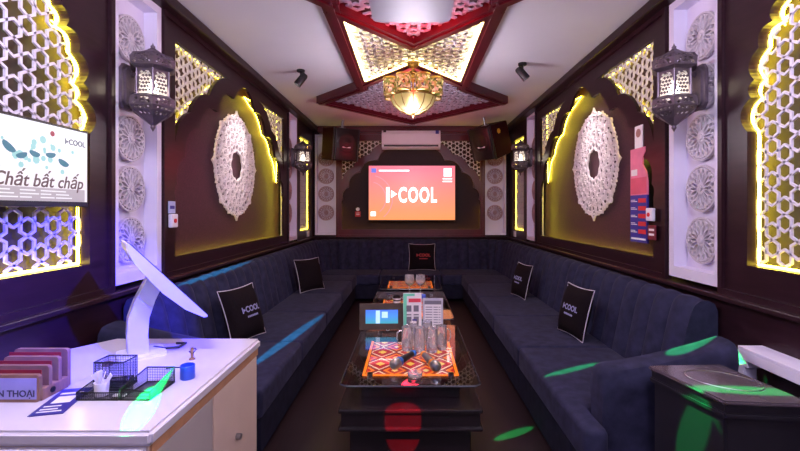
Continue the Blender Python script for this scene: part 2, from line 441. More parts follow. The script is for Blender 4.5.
# ------------------------------------------------------------------ medallions
def ribbon(mb, pts, w, y0, t, closed=False):
    """a flat band along 2D points, standing on a wall-facing object"""
    n = len(pts); L = []; Rr_ = []
    for i in range(n):
        a = Vector(pts[i - 1] if (closed or i) else pts[i]); b = Vector(pts[(i + 1) % n] if (closed or i < n - 1) else pts[i])
        d = (b - a); d = d.normalized() if d.length > 1e-9 else Vector((1, 0)); q = Vector((-d.y, d.x)) * w / 2; p = Vector(pts[i])
        L.append(p + q); Rr_.append(p - q)
    vs = [(p.x, y, p.y) for y in (y0 - t, y0) for p in L + Rr_]
    fs = []
    for i in range(n if closed else n - 1):
        j = (i + 1) % n
        fs += [(i, j, n + j, n + i), (i, 2 * n + i, 2 * n + j, j), (n + i, n + j, 3 * n + j, 3 * n + i)]
    mb.verts_faces(vs, fs)
def medallion(mb, r=.60, y0=.094, t=.018):
    n = 16; out = []
    for i in range(n):
        a0 = 2 * PI * i / n; A = 1.0 if i % 4 == 0 else (.965 if i % 2 == 0 else .935); B = 1.0 if (i + 1) % 4 == 0 else (.965 if (i + 1) % 2 == 0 else .935)
        for q, rr in ((0, A), (.05, A - .04), (.12, A - .065), (.2, .91), (.3, .905), (.4, .885), (.5, .87), (.6, .885), (.7, .905), (.8, .91), (.88, B - .065), (.95, B - .04)):
            a = a0 + 2 * PI / n * q; out.append((r * rr * math.cos(a), r * rr * math.sin(a)))
    ribbon(mb, [(x * .985, y * .985) for x, y in out], .014, y0, t, True)
    hole = [((r * (.255 + .03 * abs(math.cos(4 * 2 * PI * i / 48)))) * math.cos(2 * PI * i / 48), (r * (.255 + .03 * abs(math.cos(4 * 2 * PI * i / 48)))) * math.sin(2 * PI * i / 48)) for i in range(48)]
    ribbon(mb, hole, .018, y0, t, True)
    s = 2 * PI / 16
    for rho, k, rad, ph, w in ((.335, 16, .034, 0, .014), (.425, 16, .040, s / 2, .015), (.535, 16, .052, 0, .016), (.66, 16, .054, s / 2, .016), (.665, 16, .040, 0, .015), (.79, 16, .056, 0, .016), (.785, 16, .046, s / 2, .015), (.90, 8, .030, 0, .014), (.87, 16, .022, s / 2, .013)):
        for i in range(k):
            a = ph + 2 * PI * i / k; c = (r * rho * math.cos(a), r * rho * math.sin(a)); sg = 1 if i % 2 else -1
            lp = [(c[0] + rad * math.cos(a + v) * 1.1, c[1] + rad * math.sin(a + v)) for v in [2 * PI * q / 14 for q in range(14)]]
            ribbon(mb, lp, w * .42, y0, t, True)
            if rho in (.54, .665, .785, .87, .335, .9): continue
            sp = []
            for q in range(13):
                v = q / 12; rr = rad * (1 - .78 * v); th = a + sg * (.6 + v * 7.0); sp.append((c[0] + rr * math.cos(th), c[1] + rr * math.sin(th)))
            ribbon(mb, sp, w * .38, y0, t)
for f, Yc, rz, side in ((at_left, 4.78, LW, 'left'), (at_right, 4.63, RW, 'right')):
    t = thing('medallion', 'round white filigree medallion inside the arch on the %s wall' % side, 'wall ornament', f(Yc, 1.98), rz, 'white filigree medallions')
    mb = MB(); medallion(mb); mb.build('filigree', MEDAL, t)
    for i in range(8):
        a = 2 * PI * i / 8 + PI / 8
        MB().cyl((.33 * math.cos(a), .094, .33 * math.sin(a)), (.33 * math.cos(a), .13, .33 * math.sin(a)), .008, n=6).build('spacer', STEEL, t)

# ------------------------------------------------------------------ lanterns
def perforated(mb, quad, loops, t):
    """a flat 2D plate in unit square mapped onto a quad (bl, br, tr, tl) with thickness along its normal"""
    a, b, c, d = [Vector(q) for q in quad]
    nrm = (b - a).cross(d - a).normalized()
    def fn(x, y, h):
        return (a * (1 - x) + b * x) * (1 - y) + (d * (1 - x) + c * x) * y + nrm * h
    mb.fill(loops, t, fn)
def unit_holes(nx, ny, fx, fy, mx=.1, my=.08, stag=True, diamond=True):
    out = []
    for j in range(ny):
        for i in range(nx - (1 if stag and j % 2 else 0)):
            cx = mx + (1 - 2 * mx) * (i + (.5 if not (stag and j % 2) else 1.0)) / nx
            cy = my + (1 - 2 * my) * (j + .5) / ny
            out.append([(cx + fx, cy), (cx, cy + fy), (cx - fx, cy), (cx, cy - fy)] if diamond else circle(0, 0, 1, 6))
    return out
def hexring(r, z, ph=PI / 6): return [(r * math.cos(ph + k * PI / 3), r * math.sin(ph + k * PI / 3), z) for k in range(6)]
def make_lantern(label, loc, rz):
    t = thing('wall_lantern', label, 'lantern', loc, rz, 'pierced metal wall lanterns')
    # origin on the wall; lantern body axis at y = -.155
    off = Vector((0, -.17, 0))
    def sh(q): return tuple(Vector(q) + off)
    plate = [(-.05, -.14), (.05, -.14), (.075, -.105), (.075, .105), (.05, .14), (-.05, .14), (-.075, .105), (-.075, -.105)]
    mb = MB().fill([plate], .02, lambda x, y, h: (x, -.012 - h, y)); mb.fill([offset_poly(plate, -.025)], .012, lambda x, y, h: (x, -.028 - h, y)); mb.build('back_plate', BRONZE, t)
    for z in (-.045, .085): MB().cyl((0, -.03, z), (0, -.085, z), .012, n=10).cyl((0, -.04, z), (0, -.048, z), .02, n=10).build('arm', BRONZE, t)
    def tier(name, prof, nx_ny, m=BRONZE):
        mb = MB()
        for (r0, z0), (r1, z1), (nx, ny, fx, fy) in zip(prof, prof[1:], nx_ny):
            A, B = hexring(r0, z0), hexring(r1, z1)
            for q in range(6):
                p = (q + 1) % 6
                lp = [[(0, 0), (1, 0), (1, 1), (0, 1)]] + (unit_holes(nx, ny, fx, fy) if nx else [])
                perforated(mb, [sh(A[q]), sh(A[p]), sh(B[p]), sh(B[q])], lp, .004)
            mb.tube([sh(v) for v in B], .004, 5, True); mb.tube([sh(v) for v in A], .004, 5, True)
        return mb.build(name, m, t)
    tier('roof', [(.102, .10), (.136, .118), (.140, .165), (.122, .19), (.07, .208), (.028, .235)], [(0, 0, 0, 0), (5, 2, .085, .2), (4, 1, .09, .34), (3, 1, .1, .3), (0, 0, 0, 0)])
    tier('cage', [(.099, -.06), (.099, .10)], [(4, 6, .10, .062)])
    tier('basin', [(.028, -.225), (.075, -.19), (.122, -.155), (.140, -.13), (.136, -.08), (.102, -.06)], [(0, 0, 0, 0), (3, 1, .1, .3), (4, 1, .09, .34), (5, 2, .085, .2), (0, 0, 0, 0)])
    for v in hexring(.101, 0): MB().cyl(sh((v[0], v[1], -.062)), sh((v[0], v[1], .102)), .006, n=6).build('corner_bar', BRONZE, t)
    MB().lathe([(0, 0), (.03, 0), (.02, .012), (.012, .02), (.014, .03), (.005, .04), (0, .055)], sh((0, 0, .232)), 12).build('top_finial', BRONZE, t, True)
    MB().lathe([(0, -.055), (.008, -.04), (.015, -.028), (.012, -.015), (.03, 0), (0, .0)], sh((0, 0, -.225)), 12).build('bottom_finial', BRONZE, t, True)
    MB().lathe([(.088, -.058), (.088, .098)], sh((0, 0, 0)), 6, PI / 6).build('glow_liner', GLOWLINER, t)
    MB().lathe([(0, -.05), (.02, -.045), (.032, -.02), (.03, .005), (.016, .03), (.012, .05), (0, .05)], sh((0, 0, -.005)), 12).build('bulb', BULB, t, True)
    return t
lan = make_lantern('dark pierced metal lantern on the near white panel of the left wall', at_left(2.79, 2.275), LW)
dup(lan, at_right(2.80, 2.275), RW, 'dark pierced metal lantern on the near white panel of the right wall')
dup(lan, at_left(6.72, 2.30), LW, 'small far lantern beside the back left speaker')
dup(lan, at_right(6.70, 2.30), RW, 'small far lantern beside the back right speaker')

# ------------------------------------------------------------------ ceiling star frame
cx0, cy0 = .03, 4.18
ZB2 = 2.94
star = thing('ceiling_star', 'dark red wooden star frame with glowing bow-tie lattice on the ceiling', 'ceiling ornament', (cx0, cy0, 0))
def hfn(z): return lambda x, y, h: (x, y, z + h)
def beam(p, q, w, z0=ZB2, z1=H, ext=0.0):
    a, b = Vector(p), Vector(q); d = (b - a).normalized(); n = Vector((-d.y, d.x)) * w / 2
    a = a - d * ext; b = b + d * ext
    poly = [tuple(a - n), tuple(b - n), tuple(b + n), tuple(a + n)]
    mb = MB().fill([poly], z1 - z0, hfn((z0 + z1) / 2))
    # stepped inner lip
    n2 = n * .45
    mb.fill([[tuple(a - n2), tuple(b - n2), tuple(b + n2), tuple(a + n2)]], .016, hfn(z0 - .008))
    mb.build('beam', WOOD2, star)
bx, by = .60, 1.08          # outer beam line of the bow-tie
vy, vb = .263, .974         # the two V beams either side of the bow-tie
for s in (-1, 1): beam((s * bx, -by), (s * bx, by), .12, ext=.03)
for q in (-1, 1):
    for s in (-1, 1): beam((0, q * vy), (s * bx, q * vb), .12, z0=ZB2 + (.002 if s > 0 else .004), ext=.03)
tipx, tipy, far = 1.22, 1.78, 3.20
for s in (-1, 1):
    for q in (-1, 1):
        beam((s * bx, q * by), (s * tipx, q * tipy), .12, z0=ZB2 + .001, ext=.04)
        beam((s * tipx, q * tipy), (0, q * far), .12, z0=ZB2 + .003, ext=.05)
# bow-tie lattice with light behind
tie = [(0, -.17), (.54, -.81), (.54, .81), (0, .17), (-.54, .81), (-.54, -.81)]
mb = MB(); lattice(mb, offset_poly(tie, .01), .08, .03, 0, .012, (0, 0), fn=hfn(2.985)); mb.build('lattice', LATT, star)
MB().tube([(x, y, 2.962) for x, y in offset_poly(tie, -.008)], .010, 5, True).build('led_strip', LEDW, star)
MB().tube([(x, y, 3.02) for x, y in offset_poly(tie, -.012)], .010, 5, True).build('led_strip', LEDW, star)
DARKRED = mat('dark_red_ceiling_panel', (70, 34, 48), .6)
SILV = mat('silver_lattice', (196, 186, 206), .4, var=.1)
for q in (-1, 1):
    kite = [(0, vy), (bx - .02, vb), (tipx - .03, tipy), (0, far - .04), (-tipx + .03, tipy), (-bx - .02, by)]
    kite = [(x, q * y) for x, y in kite]
    MB().fill([kite], .01, hfn(3.03)).build('back_board', DARKRED, star)
    mb = MB(); lattice(mb, offset_poly(kite, -.02), .085, .028, 0, .012, (0, 0), fn=hfn(3.0)); mb.build('lattice', SILV, star)

# ------------------------------------------------------------------ chandelier
CH = (cx0, cy0 + .12, 0)
ch = thing('chandelier', 'gold chandelier with patterned shades around a glowing glass bowl', 'chandelier', (CH[0], CH[1], ZB2))
MB().lathe([(0, 0), (.06, 0), (.06, -.02), (.03, -.05), (.012, -.055), (.012, -.075), (.035, -.085), (.04, -.105), (.02, -.12), (0, -.12)], (0, 0, 0), 20).build('ceiling_rose', GOLD, ch, True)
MB().cyl((0, 0, -.12), (0, 0, -.2), .012).build('stem', GOLD, ch)
mos = bpy.data.materials.new('mosaic_glass'); mos.use_nodes = True
nt = mos.node_tree; b = nt.nodes['Principled BSDF']; tc = nt.nodes.new('ShaderNodeTexCoord')
vo = nt.nodes.new('ShaderNodeTexVoronoi'); vo.inputs['Scale'].default_value = 55; nt.links.new(tc.outputs['Object'], vo.inputs['Vector'])
rp = nt.nodes.new('ShaderNodeValToRGB'); cr = rp.color_ramp; cr.interpolation = 'CONSTANT'
cr.elements[0].color = lin((60, 50, 30)); cr.elements[1].position = .75; cr.elements[1].color = lin((220, 200, 150))
for p, c in ((.2, (150, 130, 70)), (.4, (110, 120, 60)), (.55, (190, 150, 120))):
    e = cr.elements.new(p); e.color = lin(c)
nt.links.new(vo.outputs['Color'], rp.inputs['Fac']); nt.links.new(rp.outputs['Color'], b.inputs['Base Color'])
nt.links.new(rp.outputs['Color'], b.inputs['Emission Color']); b.inputs['Emission Strength'].default_value = .3; b.inputs['Roughness'].default_value = .25
ring = MB()
ring.tube([(.2 * math.cos(2 * PI * i / 32), .2 * math.sin(2 * PI * i / 32), -.205) for i in range(32)], .012, 6, True)
for i in range(8):
    a = 2 * PI * i / 8 + PI / 8; ring.tube([(.01 * math.cos(a), .01 * math.sin(a), -.16), (.1 * math.cos(a), .1 * math.sin(a), -.175), (.22 * math.cos(a), .22 * math.sin(a), -.165), (.235 * math.cos(a), .235 * math.sin(a), -.18)], .008, 6)
ring.build('ring_frame', GOLD, ch)
for i in range(8):
    a = 2 * PI * i / 8 + PI / 8; c = (.235 * math.cos(a), .235 * math.sin(a), 0)
    s = MB().lathe([(.02, -.175), (.06, -.18), (.068, -.19), (.068, -.32), (.062, -.33), (.06, -.33), (.06, -.19), (.02, -.18)], c, 14).build('shade', mos, ch, True)
    MB().lathe([(.07, -.175), (.072, -.19), (.07, -.195), (.062, -.178), (.07, -.175)], c, 14).lathe([(.07, -.325), (.072, -.335), (.066, -.338), (.07, -.325)], c, 14).build('rim', GOLD, s)
bowlg = bpy.data.materials.new('frosted_ribbed_bowl'); bowlg.use_nodes = True; b = bowlg.node_tree.nodes['Principled BSDF']
b.inputs['Base Color'].default_value = lin((236, 226, 170)); b.inputs['Roughness'].default_value = .35; b.inputs['Transmission Weight'].default_value = .75
b.inputs['Emission Color'].default_value = lin((240, 226, 150)); b.inputs['Emission Strength'].default_value = .06
bp = [(.0, -.50), (.06, -.495), (.13, -.465), (.185, -.42), (.215, -.36), (.215, -.335)]
MB().lathe(bp + [(.208, -.335), (.208, -.36), (.178, -.415), (.125, -.458), (.06, -.487), (0, -.492)], (0, 0, 0), 32).build('bowl', bowlg, ch, True)
mb = MB()
for i in range(12):
    a = 2 * PI * i / 12; mb.tube([((r + .003) * math.cos(a), (r + .003) * math.sin(a), z - .002) for r, z in bp], .005, 5)
mb.lathe([(.222, -.325), (.226, -.335), (.222, -.348), (.212, -.336), (.222, -.325)], (0, 0, 0), 32)
mb.lathe([(0, -.54), (.012, -.53), (.02, -.515), (.012, -.50), (.03, -.495), (0, -.49)], (0, 0, 0), 12)
mb.cyl((0, 0, -.2), (0, 0, -.33), .008)
mb.build('bowl_ribs', GOLD, ch, True)
mb = MB().lathe([(0, -.43), (.03, -.42), (.042, -.39), (.03, -.35), (.015, -.33), (0, -.33)], (0, 0, 0), 14)
mb.build('bulb', BULBC, ch, True)

# ------------------------------------------------------------------ white ceiling unit
cu = thing('ceiling_unit', 'white rounded box unit hanging from the ceiling at the top of the picture', 'ceiling unit', (cx0 - .02, 2.55, 0))
UNITM = mat('lavender_grey_unit', (176, 170, 192), .45, var=.03)
MB().fill([rrect(-.27, -.55, .27, .55, .06)], .13, hfn(2.885)).build('body', UNITM, cu)
MB().fill([rrect(-.245, -.525, .245, .525, .05)], .012, hfn(2.815)).build('cover', UNITM, cu)
mb = MB()
for sx in (-.2, .2):
    for sy in (-.4, .4): mb.cyl((sx, sy, 2.95), (sx, sy, H), .01, n=8)
mb.build('bracket', STEEL, cu)

# ------------------------------------------------------------------ ceiling spotlights
def make_spot(label, loc, aim):
    t = thing('spotlight', label, 'spotlight', loc, 0, 'black ceiling spotlights')
    MB().lathe([(0, 0), (.045, 0), (.045, -.02), (.03, -.028), (0, -.028)], (0, 0, 0), 16).build('base', BLACK, t, True)
    d = (Vector(aim) - Vector(loc)).normalized()
    j = Vector((0, 0, -.10)); side = d.cross(Vector((0, 0, 1))).normalized()
    mb = MB().cyl((0, 0, -.02), (0, 0, -.05), .01, n=8)
    mb.tube([Vector((0, 0, -.045)) + side * .002, Vector((0, 0, -.05)) + side * .045, j + side * .045], .006, 6); mb.tube([Vector((0, 0, -.045)) - side * .002, Vector((0, 0, -.05)) - side * .045, j - side * .045], .006, 6)
    mb.build('yoke', BLACK, t)
    M = d.to_track_quat('Z', 'Y').to_matrix()
    c = j + Vector((0, 0, -.01))
    MB().lathe([(0, -.08), (.03, -.08), (.04, -.06), (.042, .07), (.036, .07), (.034, .05), (0, .05)], c, 18, M=M).build('can', BLACK, t, True)
    MB().lathe([(0, .052), (.033, .052), (.033, .054), (0, .054)], c, 18, M=M).build('lens', LENS, t)
    return c + Vector(loc) + d * .08, d
S1, d1 = make_spot('black ceiling spotlight aimed at the left medallion', (-1.20, 4.84, H), (-1.8, 4.7, 2.2))
S2, d2 = make_spot('black ceiling spotlight aimed at the right medallion', (1.18, 4.62, H), (1.85, 4.55, 2.2))

# ------------------------------------------------------------------ wall speakers
SPKM = mat('dark_speaker_shell', (52, 14, 22), .6, var=.1, spec=.08)
def make_speaker(label, loc, rot, logo=False):
    t = thing('wall_speaker', label, 'speaker', loc); t.rotation_euler = rot
    prof = [(-.24, -.28), (.24, -.28), (.24, .28), (-.24, .28)]
    MB().box((-.24, -.12, -.27), (.24, .34, .27), .02).build('cabinet', SPKM, t)
    MB().box((-.205, -.155, -.265), (.205, -.118, .265), .018, 3).build('grille', BLACK, t, True)
    MB().box((-.235, -.15, -.272), (-.21, -.11, .272), .008).box((.21, -.15, -.272), (.235, -.11, .272), .008).build('side_rail', BLACK, t)
    MB().lathe([(0, 0), (.15, 0), (.17, .004), (.15, .012), (.11, .004), (.05, .012), (0, .016)], (0, -.156, .04), 24, M=Matrix.Rotation(PI / 2, 3, 'X')).build('woofer', BLACK, t, True)
    MB().box((-.075, -.163, -.055), (.075, -.156, -.03), .004, M=None).build('badge', PLAST, t)
    if logo:
        MB().fill([circle(.06, .15, .045, 6)], .004, lambda x, y, h: (.243 + h, x, y)).build('emblem', mat('yellow_emblem', (220, 160, 50), .4), t)
    MB().box((-.05, .02, .27), (.05, .10, .285)).cyl((0, .06, .28), (0, .06, .41), .02, n=10).build('bracket', STEEL, t)
    return t
make_speaker('dark speaker in the back left corner under the ceiling', (-1.13, 7.40, 2.60), (R(8), 0, R(33)))
make_speaker('dark speaker with yellow emblem in the back right corner', (1.27, 7.30, 2.62), (R(20), R(0), R(-48)), True)

# ------------------------------------------------------------------ air conditioner
ac = thing('air_conditioner', 'white wall air conditioner above the big back screen', 'air conditioner', (.02, D, 2.60))
prof = [(0, .02), (.0, .34), (-.12, .35), (-.20, .33), (-.23, .27), (-.23, .10), (-.20, .03), (-.12, 0)]
mb = MB(); mb.fill([prof], 1.06, lambda x, y, h: (h, x, y)); mb.build('body', PLAST, ac)
MB().box((-.49, -.236, .045), (.49, -.19, .075), .004).build('louvre', BLACK, ac)
MB().box((-.50, -.238, .30), (-.45, -.228, .33)).build('sticker', BLACK, ac)
MB().box((.44, -.238, .27), (.50, -.228, .33)).build('sticker', BLUEP, ac)

# ------------------------------------------------------------------ screens
def screen_grad(name, c0, c1, es, noise=0):
    m = bpy.data.materials.new(name); m.use_nodes = True; nt = m.node_tree; b = nt.nodes['Principled BSDF']
    tc = nt.nodes.new('ShaderNodeTexCoord'); sp = nt.nodes.new('ShaderNodeSeparateXYZ'); nt.links.new(tc.outputs['Generated'], sp.inputs[0])
    rp = nt.nodes.new('ShaderNodeValToRGB'); rp.color_ramp.elements[0].color = lin(c0); rp.color_ramp.elements[1].color = lin(c1)
    nt.links.new(sp.outputs['Z'], rp.inputs['Fac'])
    b.inputs['Base Color'].default_value = (.02, .02, .02, 1); b.inputs['Roughness'].default_value = .3
    nt.links.new(rp.outputs['Color'], b.inputs['Emission Color']); b.inputs['Emission Strength'].default_value = es
    return m
def glow(name, rgb, es): return mat(name, (20, 20, 20), .4, emit=rgb, es=es)
GW = glow('screen_white', (255, 250, 252), 2.2)
tv = thing('wall_screen', 'big pink and orange screen with white lettering on the back wall', 'television', (.035, D, 1.81))
MB().box((-.80, -.13, -.51), (.80, -.06, .51), .008).box((-.3, -.06, -.2), (.3, .0, .2)).build('bezel', BLACK, tv)
MB().box((-.785, -.134, -.49), (.785, -.129, .495)).build('display', screen_grad('pink_orange_display', (255, 150, 84), (244, 104, 128), 1.25), tv)
mb = MB()
lettering(mb, 'I', .38, lambda x, y, h: (x - .44, -.137 - h, y - .05), bold=.010, t=.002)
mb.fill([[(-.38, -.09), (-.38, .05), (-.27, -.02)]], .002, lambda x, y, h: (x, -.137 - h, y))
lettering(mb, 'COOL', .38, lambda x, y, h: (x + .10, -.137 - h, y - .05), bold=.011, t=.002, sx=.60, space=1.15)
mb.box((.58, -.138, .30), (.72, -.136, .45)); mb.box((.56, -.138, .25), (.73, -.136, .27)); mb.box((.56, -.138, .20), (.73, -.136, .22))
mb.box((-.60, -.138, .395), (-.05, -.136, .42))
mb.box((-.75, -.138, -.42), (-.66, -.136, -.34))
mb.build('lettering', GW, tv)
MB().box((-.74, -.138, .37), (-.65, -.136, .45)).build('icon', glow('icon_blue', (110, 120, 220), 1.2), tv)
mb = MB()
for r in (.30, .42):
    mb.fill([[(-.78 + (r + w) * math.cos(a), -.1 + (r + w) * math.sin(a)) for w, aa in ((0, range(0, 19)), (.015, range(18, -1, -1))) for a in [-.9 + i * 2.2 / 18 for i in aa]]], .001, lambda x, y, h: (x, -.1355 - h, y))
mb.build('swirl', glow('swirl_pink', (250, 150, 160), 1.1), tv)

tvl = thing('wall_screen', 'white advertisement screen mounted over the lattice at the left edge', 'television', (XL + .06, 2.015, 1.72), LW)
MB().box((-.365, -.0, -.205), (.365, .04, .205), .006).box((-.2, .04, -.12), (.2, .075, .12)).build('bezel', BLACK, tvl)
MB().box((-.35, -.004, -.178), (.35, .001, .19)).build('display', screen_grad('white_display', (250, 238, 248), (244, 246, 255), 1.05), tvl)
fw = lambda dx, dz: (lambda x, y, h: (x + dx, -.006 - h, y + dz))
mb = MB(); lettering(mb, 'Chất bất chấp', .085, fw(.06, -.085), shear=.25, bold=.001); mb.build('lettering', glow('brown_letters', (140, 100, 110), .45), tvl)
mb = MB(); lettering(mb, 'I▸COOL', .04, fw(.265, .125), bold=.0008); mb.build('logo_lettering', glow('grey_letters', (90, 90, 130), .5), tvl)
MB().box((-.35, -.006, -.178), (.33, -.0045, -.115)).build('info_bar', glow('pale_bar', (206, 190, 204), .85), tvl)
mb = MB()
for i, x0 in enumerate((-.05, .06, .17, .26)):
    for j in range(3): mb.box((x0 - .12, -.008, -.132 - j * .016), (x0 - .04 + .02 * ((i + j) % 3) - .02, -.0065, -.126 - j * .016))
mb.build('info_lines', glow('white_lines', (250, 245, 255), 1.0), tvl)
TEALG = glow('picture_teal', (40, 130, 160), .8)
for dx, dz, w, an in ((-.11, .06, .075, -.6), (.02, .045, .06, -.2), (.11, .05, .06, .1), (.19, .02, .07, -.35), (-.05, .03, .06, .3)):
    lp = [(w * .5 * math.cos(t), w * .32 * math.sin(t) - (.2 * w if math.sin(t) > 0 else 0) * math.sin(t)) for t in [2 * PI * i / 16 for i in range(16)]]
    ca, sa = math.cos(an), math.sin(an)
    MB().fill([[(dx + x * ca - y * sa, dz + x * sa + y * ca) for x, y in lp]], .001, lambda x, y, h: (x, -.0055 - h, y)).build('picture_shape', TEALG, tvl)
mb = MB()
for i in range(26):
    x, z = random.gauss(.04, .11), random.gauss(.05, .045); r = random.uniform(.006, .02)
    mb.fill([circle(x, min(.16, max(-.03, z)), r, 7)], .0005, lambda x, y, h: (x, -.0048 - h, y))
mb.build('picture_splash', glow('picture_pale_teal', (170, 226, 232), .9), tvl)
mb = MB(); mb.fill([circle(.12, .15, .014, 8)], .001, lambda x, y, h: (x, -.0055 - h, y)); mb.build('picture_mark', glow('picture_red', (190, 40, 70), .7), tvl)

# ------------------------------------------------------------------ sofas
WR = .55      # corner radius of the back run
def u_path():
    pts = []     # (x, y, nx, ny, s) along the wall side from front left to front right
    g = .03
    xl, xr, yb = XL + g, XR - g, D - g
    def seg(p, q, n, step=.016):
        p, q = Vector(p), Vector(q); L = (q - p).length; m = max(2, int(L / step))
        return [(p + (q - p) * i / m, Vector(n)) for i in range(m)]
    raw = seg((xl, 2.72), (xl, yb - WR), (1, 0))
    m = int(WR * PI / 2 / .016)
    raw += [(Vector((xl + WR - WR * math.cos(PI / 2 * i / m), yb - WR + WR * math.sin(PI / 2 * i / m))), Vector((math.cos(PI / 2 * i / m), -math.sin(PI / 2 * i / m)))) for i in range(m)]
    i1 = len(raw)
    raw += seg((xl + WR, yb), (xr - WR, yb), (0, -1))
    i2 = len(raw)
    raw += [(Vector((xr - WR + WR * math.sin(PI / 2 * i / m), yb - WR + WR * math.cos(PI / 2 * i / m))), Vector((-math.sin(PI / 2 * i / m), -math.cos(PI / 2 * i / m)))) for i in range(m)]
    raw += seg((xr, yb - WR), (xr, 2.60), (-1, 0)) + [(Vector((xr, 2.60)), Vector((-1, 0)))]
    s = 0; out = []
    for i, (p, n) in enumerate(raw):
        if i: s += (p - raw[i - 1][0]).length
        out.append((p, n, s))
    return out, i1 - m, i2 + m
PATH, IA, IB = u_path()
PROF = [(0, .30, 0), (0, .90, 0), (.02, .945, 0), (.06, .968, .2), (.11, .965, .5), (.15, .94, .8), (.175, .89, 1), (.20, .80, 1), (.225, .68, 1), (.25, .56, 1), (.275, .44, 1), (.28, .36, .6), (.28, .30, 0)]
def backrest(i0, i1, parent):
    mb = MB(); P = PATH[i0:i1 + 1]; n = len(PROF); vs = []
    for p, nn, s in P:
        g = 1 - abs(math.sin(PI * s / .2)); g = g ** 1.2
        for d, z, a in PROF:
            q = p + nn * (d - .045 * g * a); vs.append((q.x, q.y, z - .012 * g * (a > 0) * (a < 1)))
    fs = [(i * n + k, i * n + (k + 1) % n, (i + 1) * n + (k + 1) % n, (i + 1) * n + k) for i in range(len(P) - 1) for k in range(n)]
    fs += [tuple(range(n)), tuple(range((len(P) - 1) * n, len(P) * n))]
    mb.verts_faces(vs, fs)
    return mb.build('backrest', SOFA, parent, True)
def cushion_poly(parent, poly, z0=.27, z1=.445, bev=.035):
    t = bmesh.new(); vs = [t.verts.new((x, y, z0)) for x, y in poly]; f = t.faces.new(vs)
    r = bmesh.ops.extrude_face_region(t, geom=[f]); 
    for v in r['geom']:
        if isinstance(v, bmesh.types.BMVert): v.co.z = z1
    bmesh.ops.recalc_face_normals(t, faces=t.faces[:])
    bmesh.ops.bevel(t, geom=t.edges[:], offset=bev, segments=4, affect='EDGES', profile=.55)
    mb = MB(); mb.add(t); return mb.build('seat_cushion', SOFA, parent, True)
g = .004
SF = .855   # seat front |x| 
sl = thing('sofa', 'long dark navy tufted sofa along the left wall', 'sofa', (0, 0, 0))
backrest(0, IA, sl)
ys = (2.56, 3.54, 4.57, 5.60, 6.60, 7.17)
for a, b_ in zip(ys, ys[1:]): cushion_poly(sl, [(-SF - .01, a + g), (-SF - .01, b_ - g), (XL + .30, b_ - g), (XL + .30, a + g)])
MB().box((XL + .04, 2.6, .04), (-SF - .03, 7.17, .272), .015).build('base', SOFAB, sl)
def arm(x0, x1, y0, y1, parent):
    mb = MB(); n = 16; vs = []; secs = []
    xs = [x0 + (x1 - x0) * t for t in (0, .03, .08, .2, .4, .6, .8, .92, 1)]
    for i, x in enumerate(xs):
        t = abs(x - x0) / abs(x1 - x0); top = .70 + .14 * t ** 1.5; w = (y1 - y0) / 2 * (1 if i > 1 else (.78, .93)[i]); yc = (y0 + y1) / 2
        tp = top - (0 if i > 1 else (.04, .01)[i])
        sec = [(-.86, .05), (-.86, .3), (-.88, tp - .16), (-1, tp - .10), (-.95, tp - .04), (-.7, tp - .008), (-.3, tp), (.3, tp), (.7, tp - .008), (.95, tp - .04), (1, tp - .10), (.88, tp - .16), (.86, .3), (.86, .05)]
        secs.append([(x, yc + a * w, z) for a, z in sec])
    m = len(secs[0])
    for s in secs: vs += s
    fs = [(i * m + k, i * m + (k + 1) % m, (i + 1) * m + (k + 1) % m, (i + 1) * m + k) for i in range(len(secs) - 1) for k in range(m)] + [tuple(range(m)), tuple(range((len(secs) - 1) * m, len(secs) * m))]
    mb.verts_faces(vs, fs); return mb.build('arm', SOFA, parent, True)
arm(-SF - .1, XL + .05, 2.46, 2.70, sl)
sr = thing('sofa', 'long dark navy tufted sofa along the right wall', 'sofa', (0, 0, 0))
backrest(IB, len(PATH) - 1, sr)
SR = .835
ys = (2.36, 3.40, 4.40, 5.37, 6.37, 7.17)
cushion_poly(sr, [(SR, 2.10), (SR + .12, 2.10), (SR + .12, 2.37), (XR - .30, 2.37), (XR - .30, ys[1] - g), (SR, ys[1] - g)])
for a, b_ in zip(ys[1:], ys[2:]): cushion_poly(sr, [(SR, a + g), (SR, b_ - g), (XR - .30, b_ - g), (XR - .30, a + g)])
MB().box((SR + .02, 2.34, .04), (XR - .04, 7.17, .272), .015).box((SR + .02, 2.13, .04), (SR + .11, 2.35, .272), .012).build('base', SOFAB, sr)
arm(.96, 1.62, 2.165, 2.365, sr)
sb = thing('sofa', 'dark navy tufted sofa across the back wall under the big screen', 'sofa', (0, 0, 0))
backrest(IA, IB, sb)
for a, b_ in ((-1.50, -.50), (-.50, .52), (.52, 1.53)): cushion_poly(sb, [(a + g, 7.18), (b_ - g, 7.18), (b_ - g, D - .30), (a + g, D - .30)])
MB().box((-1.45, 7.2, .04), (1.48, D - .1, .272), .015).build('base', SOFAB, sb)

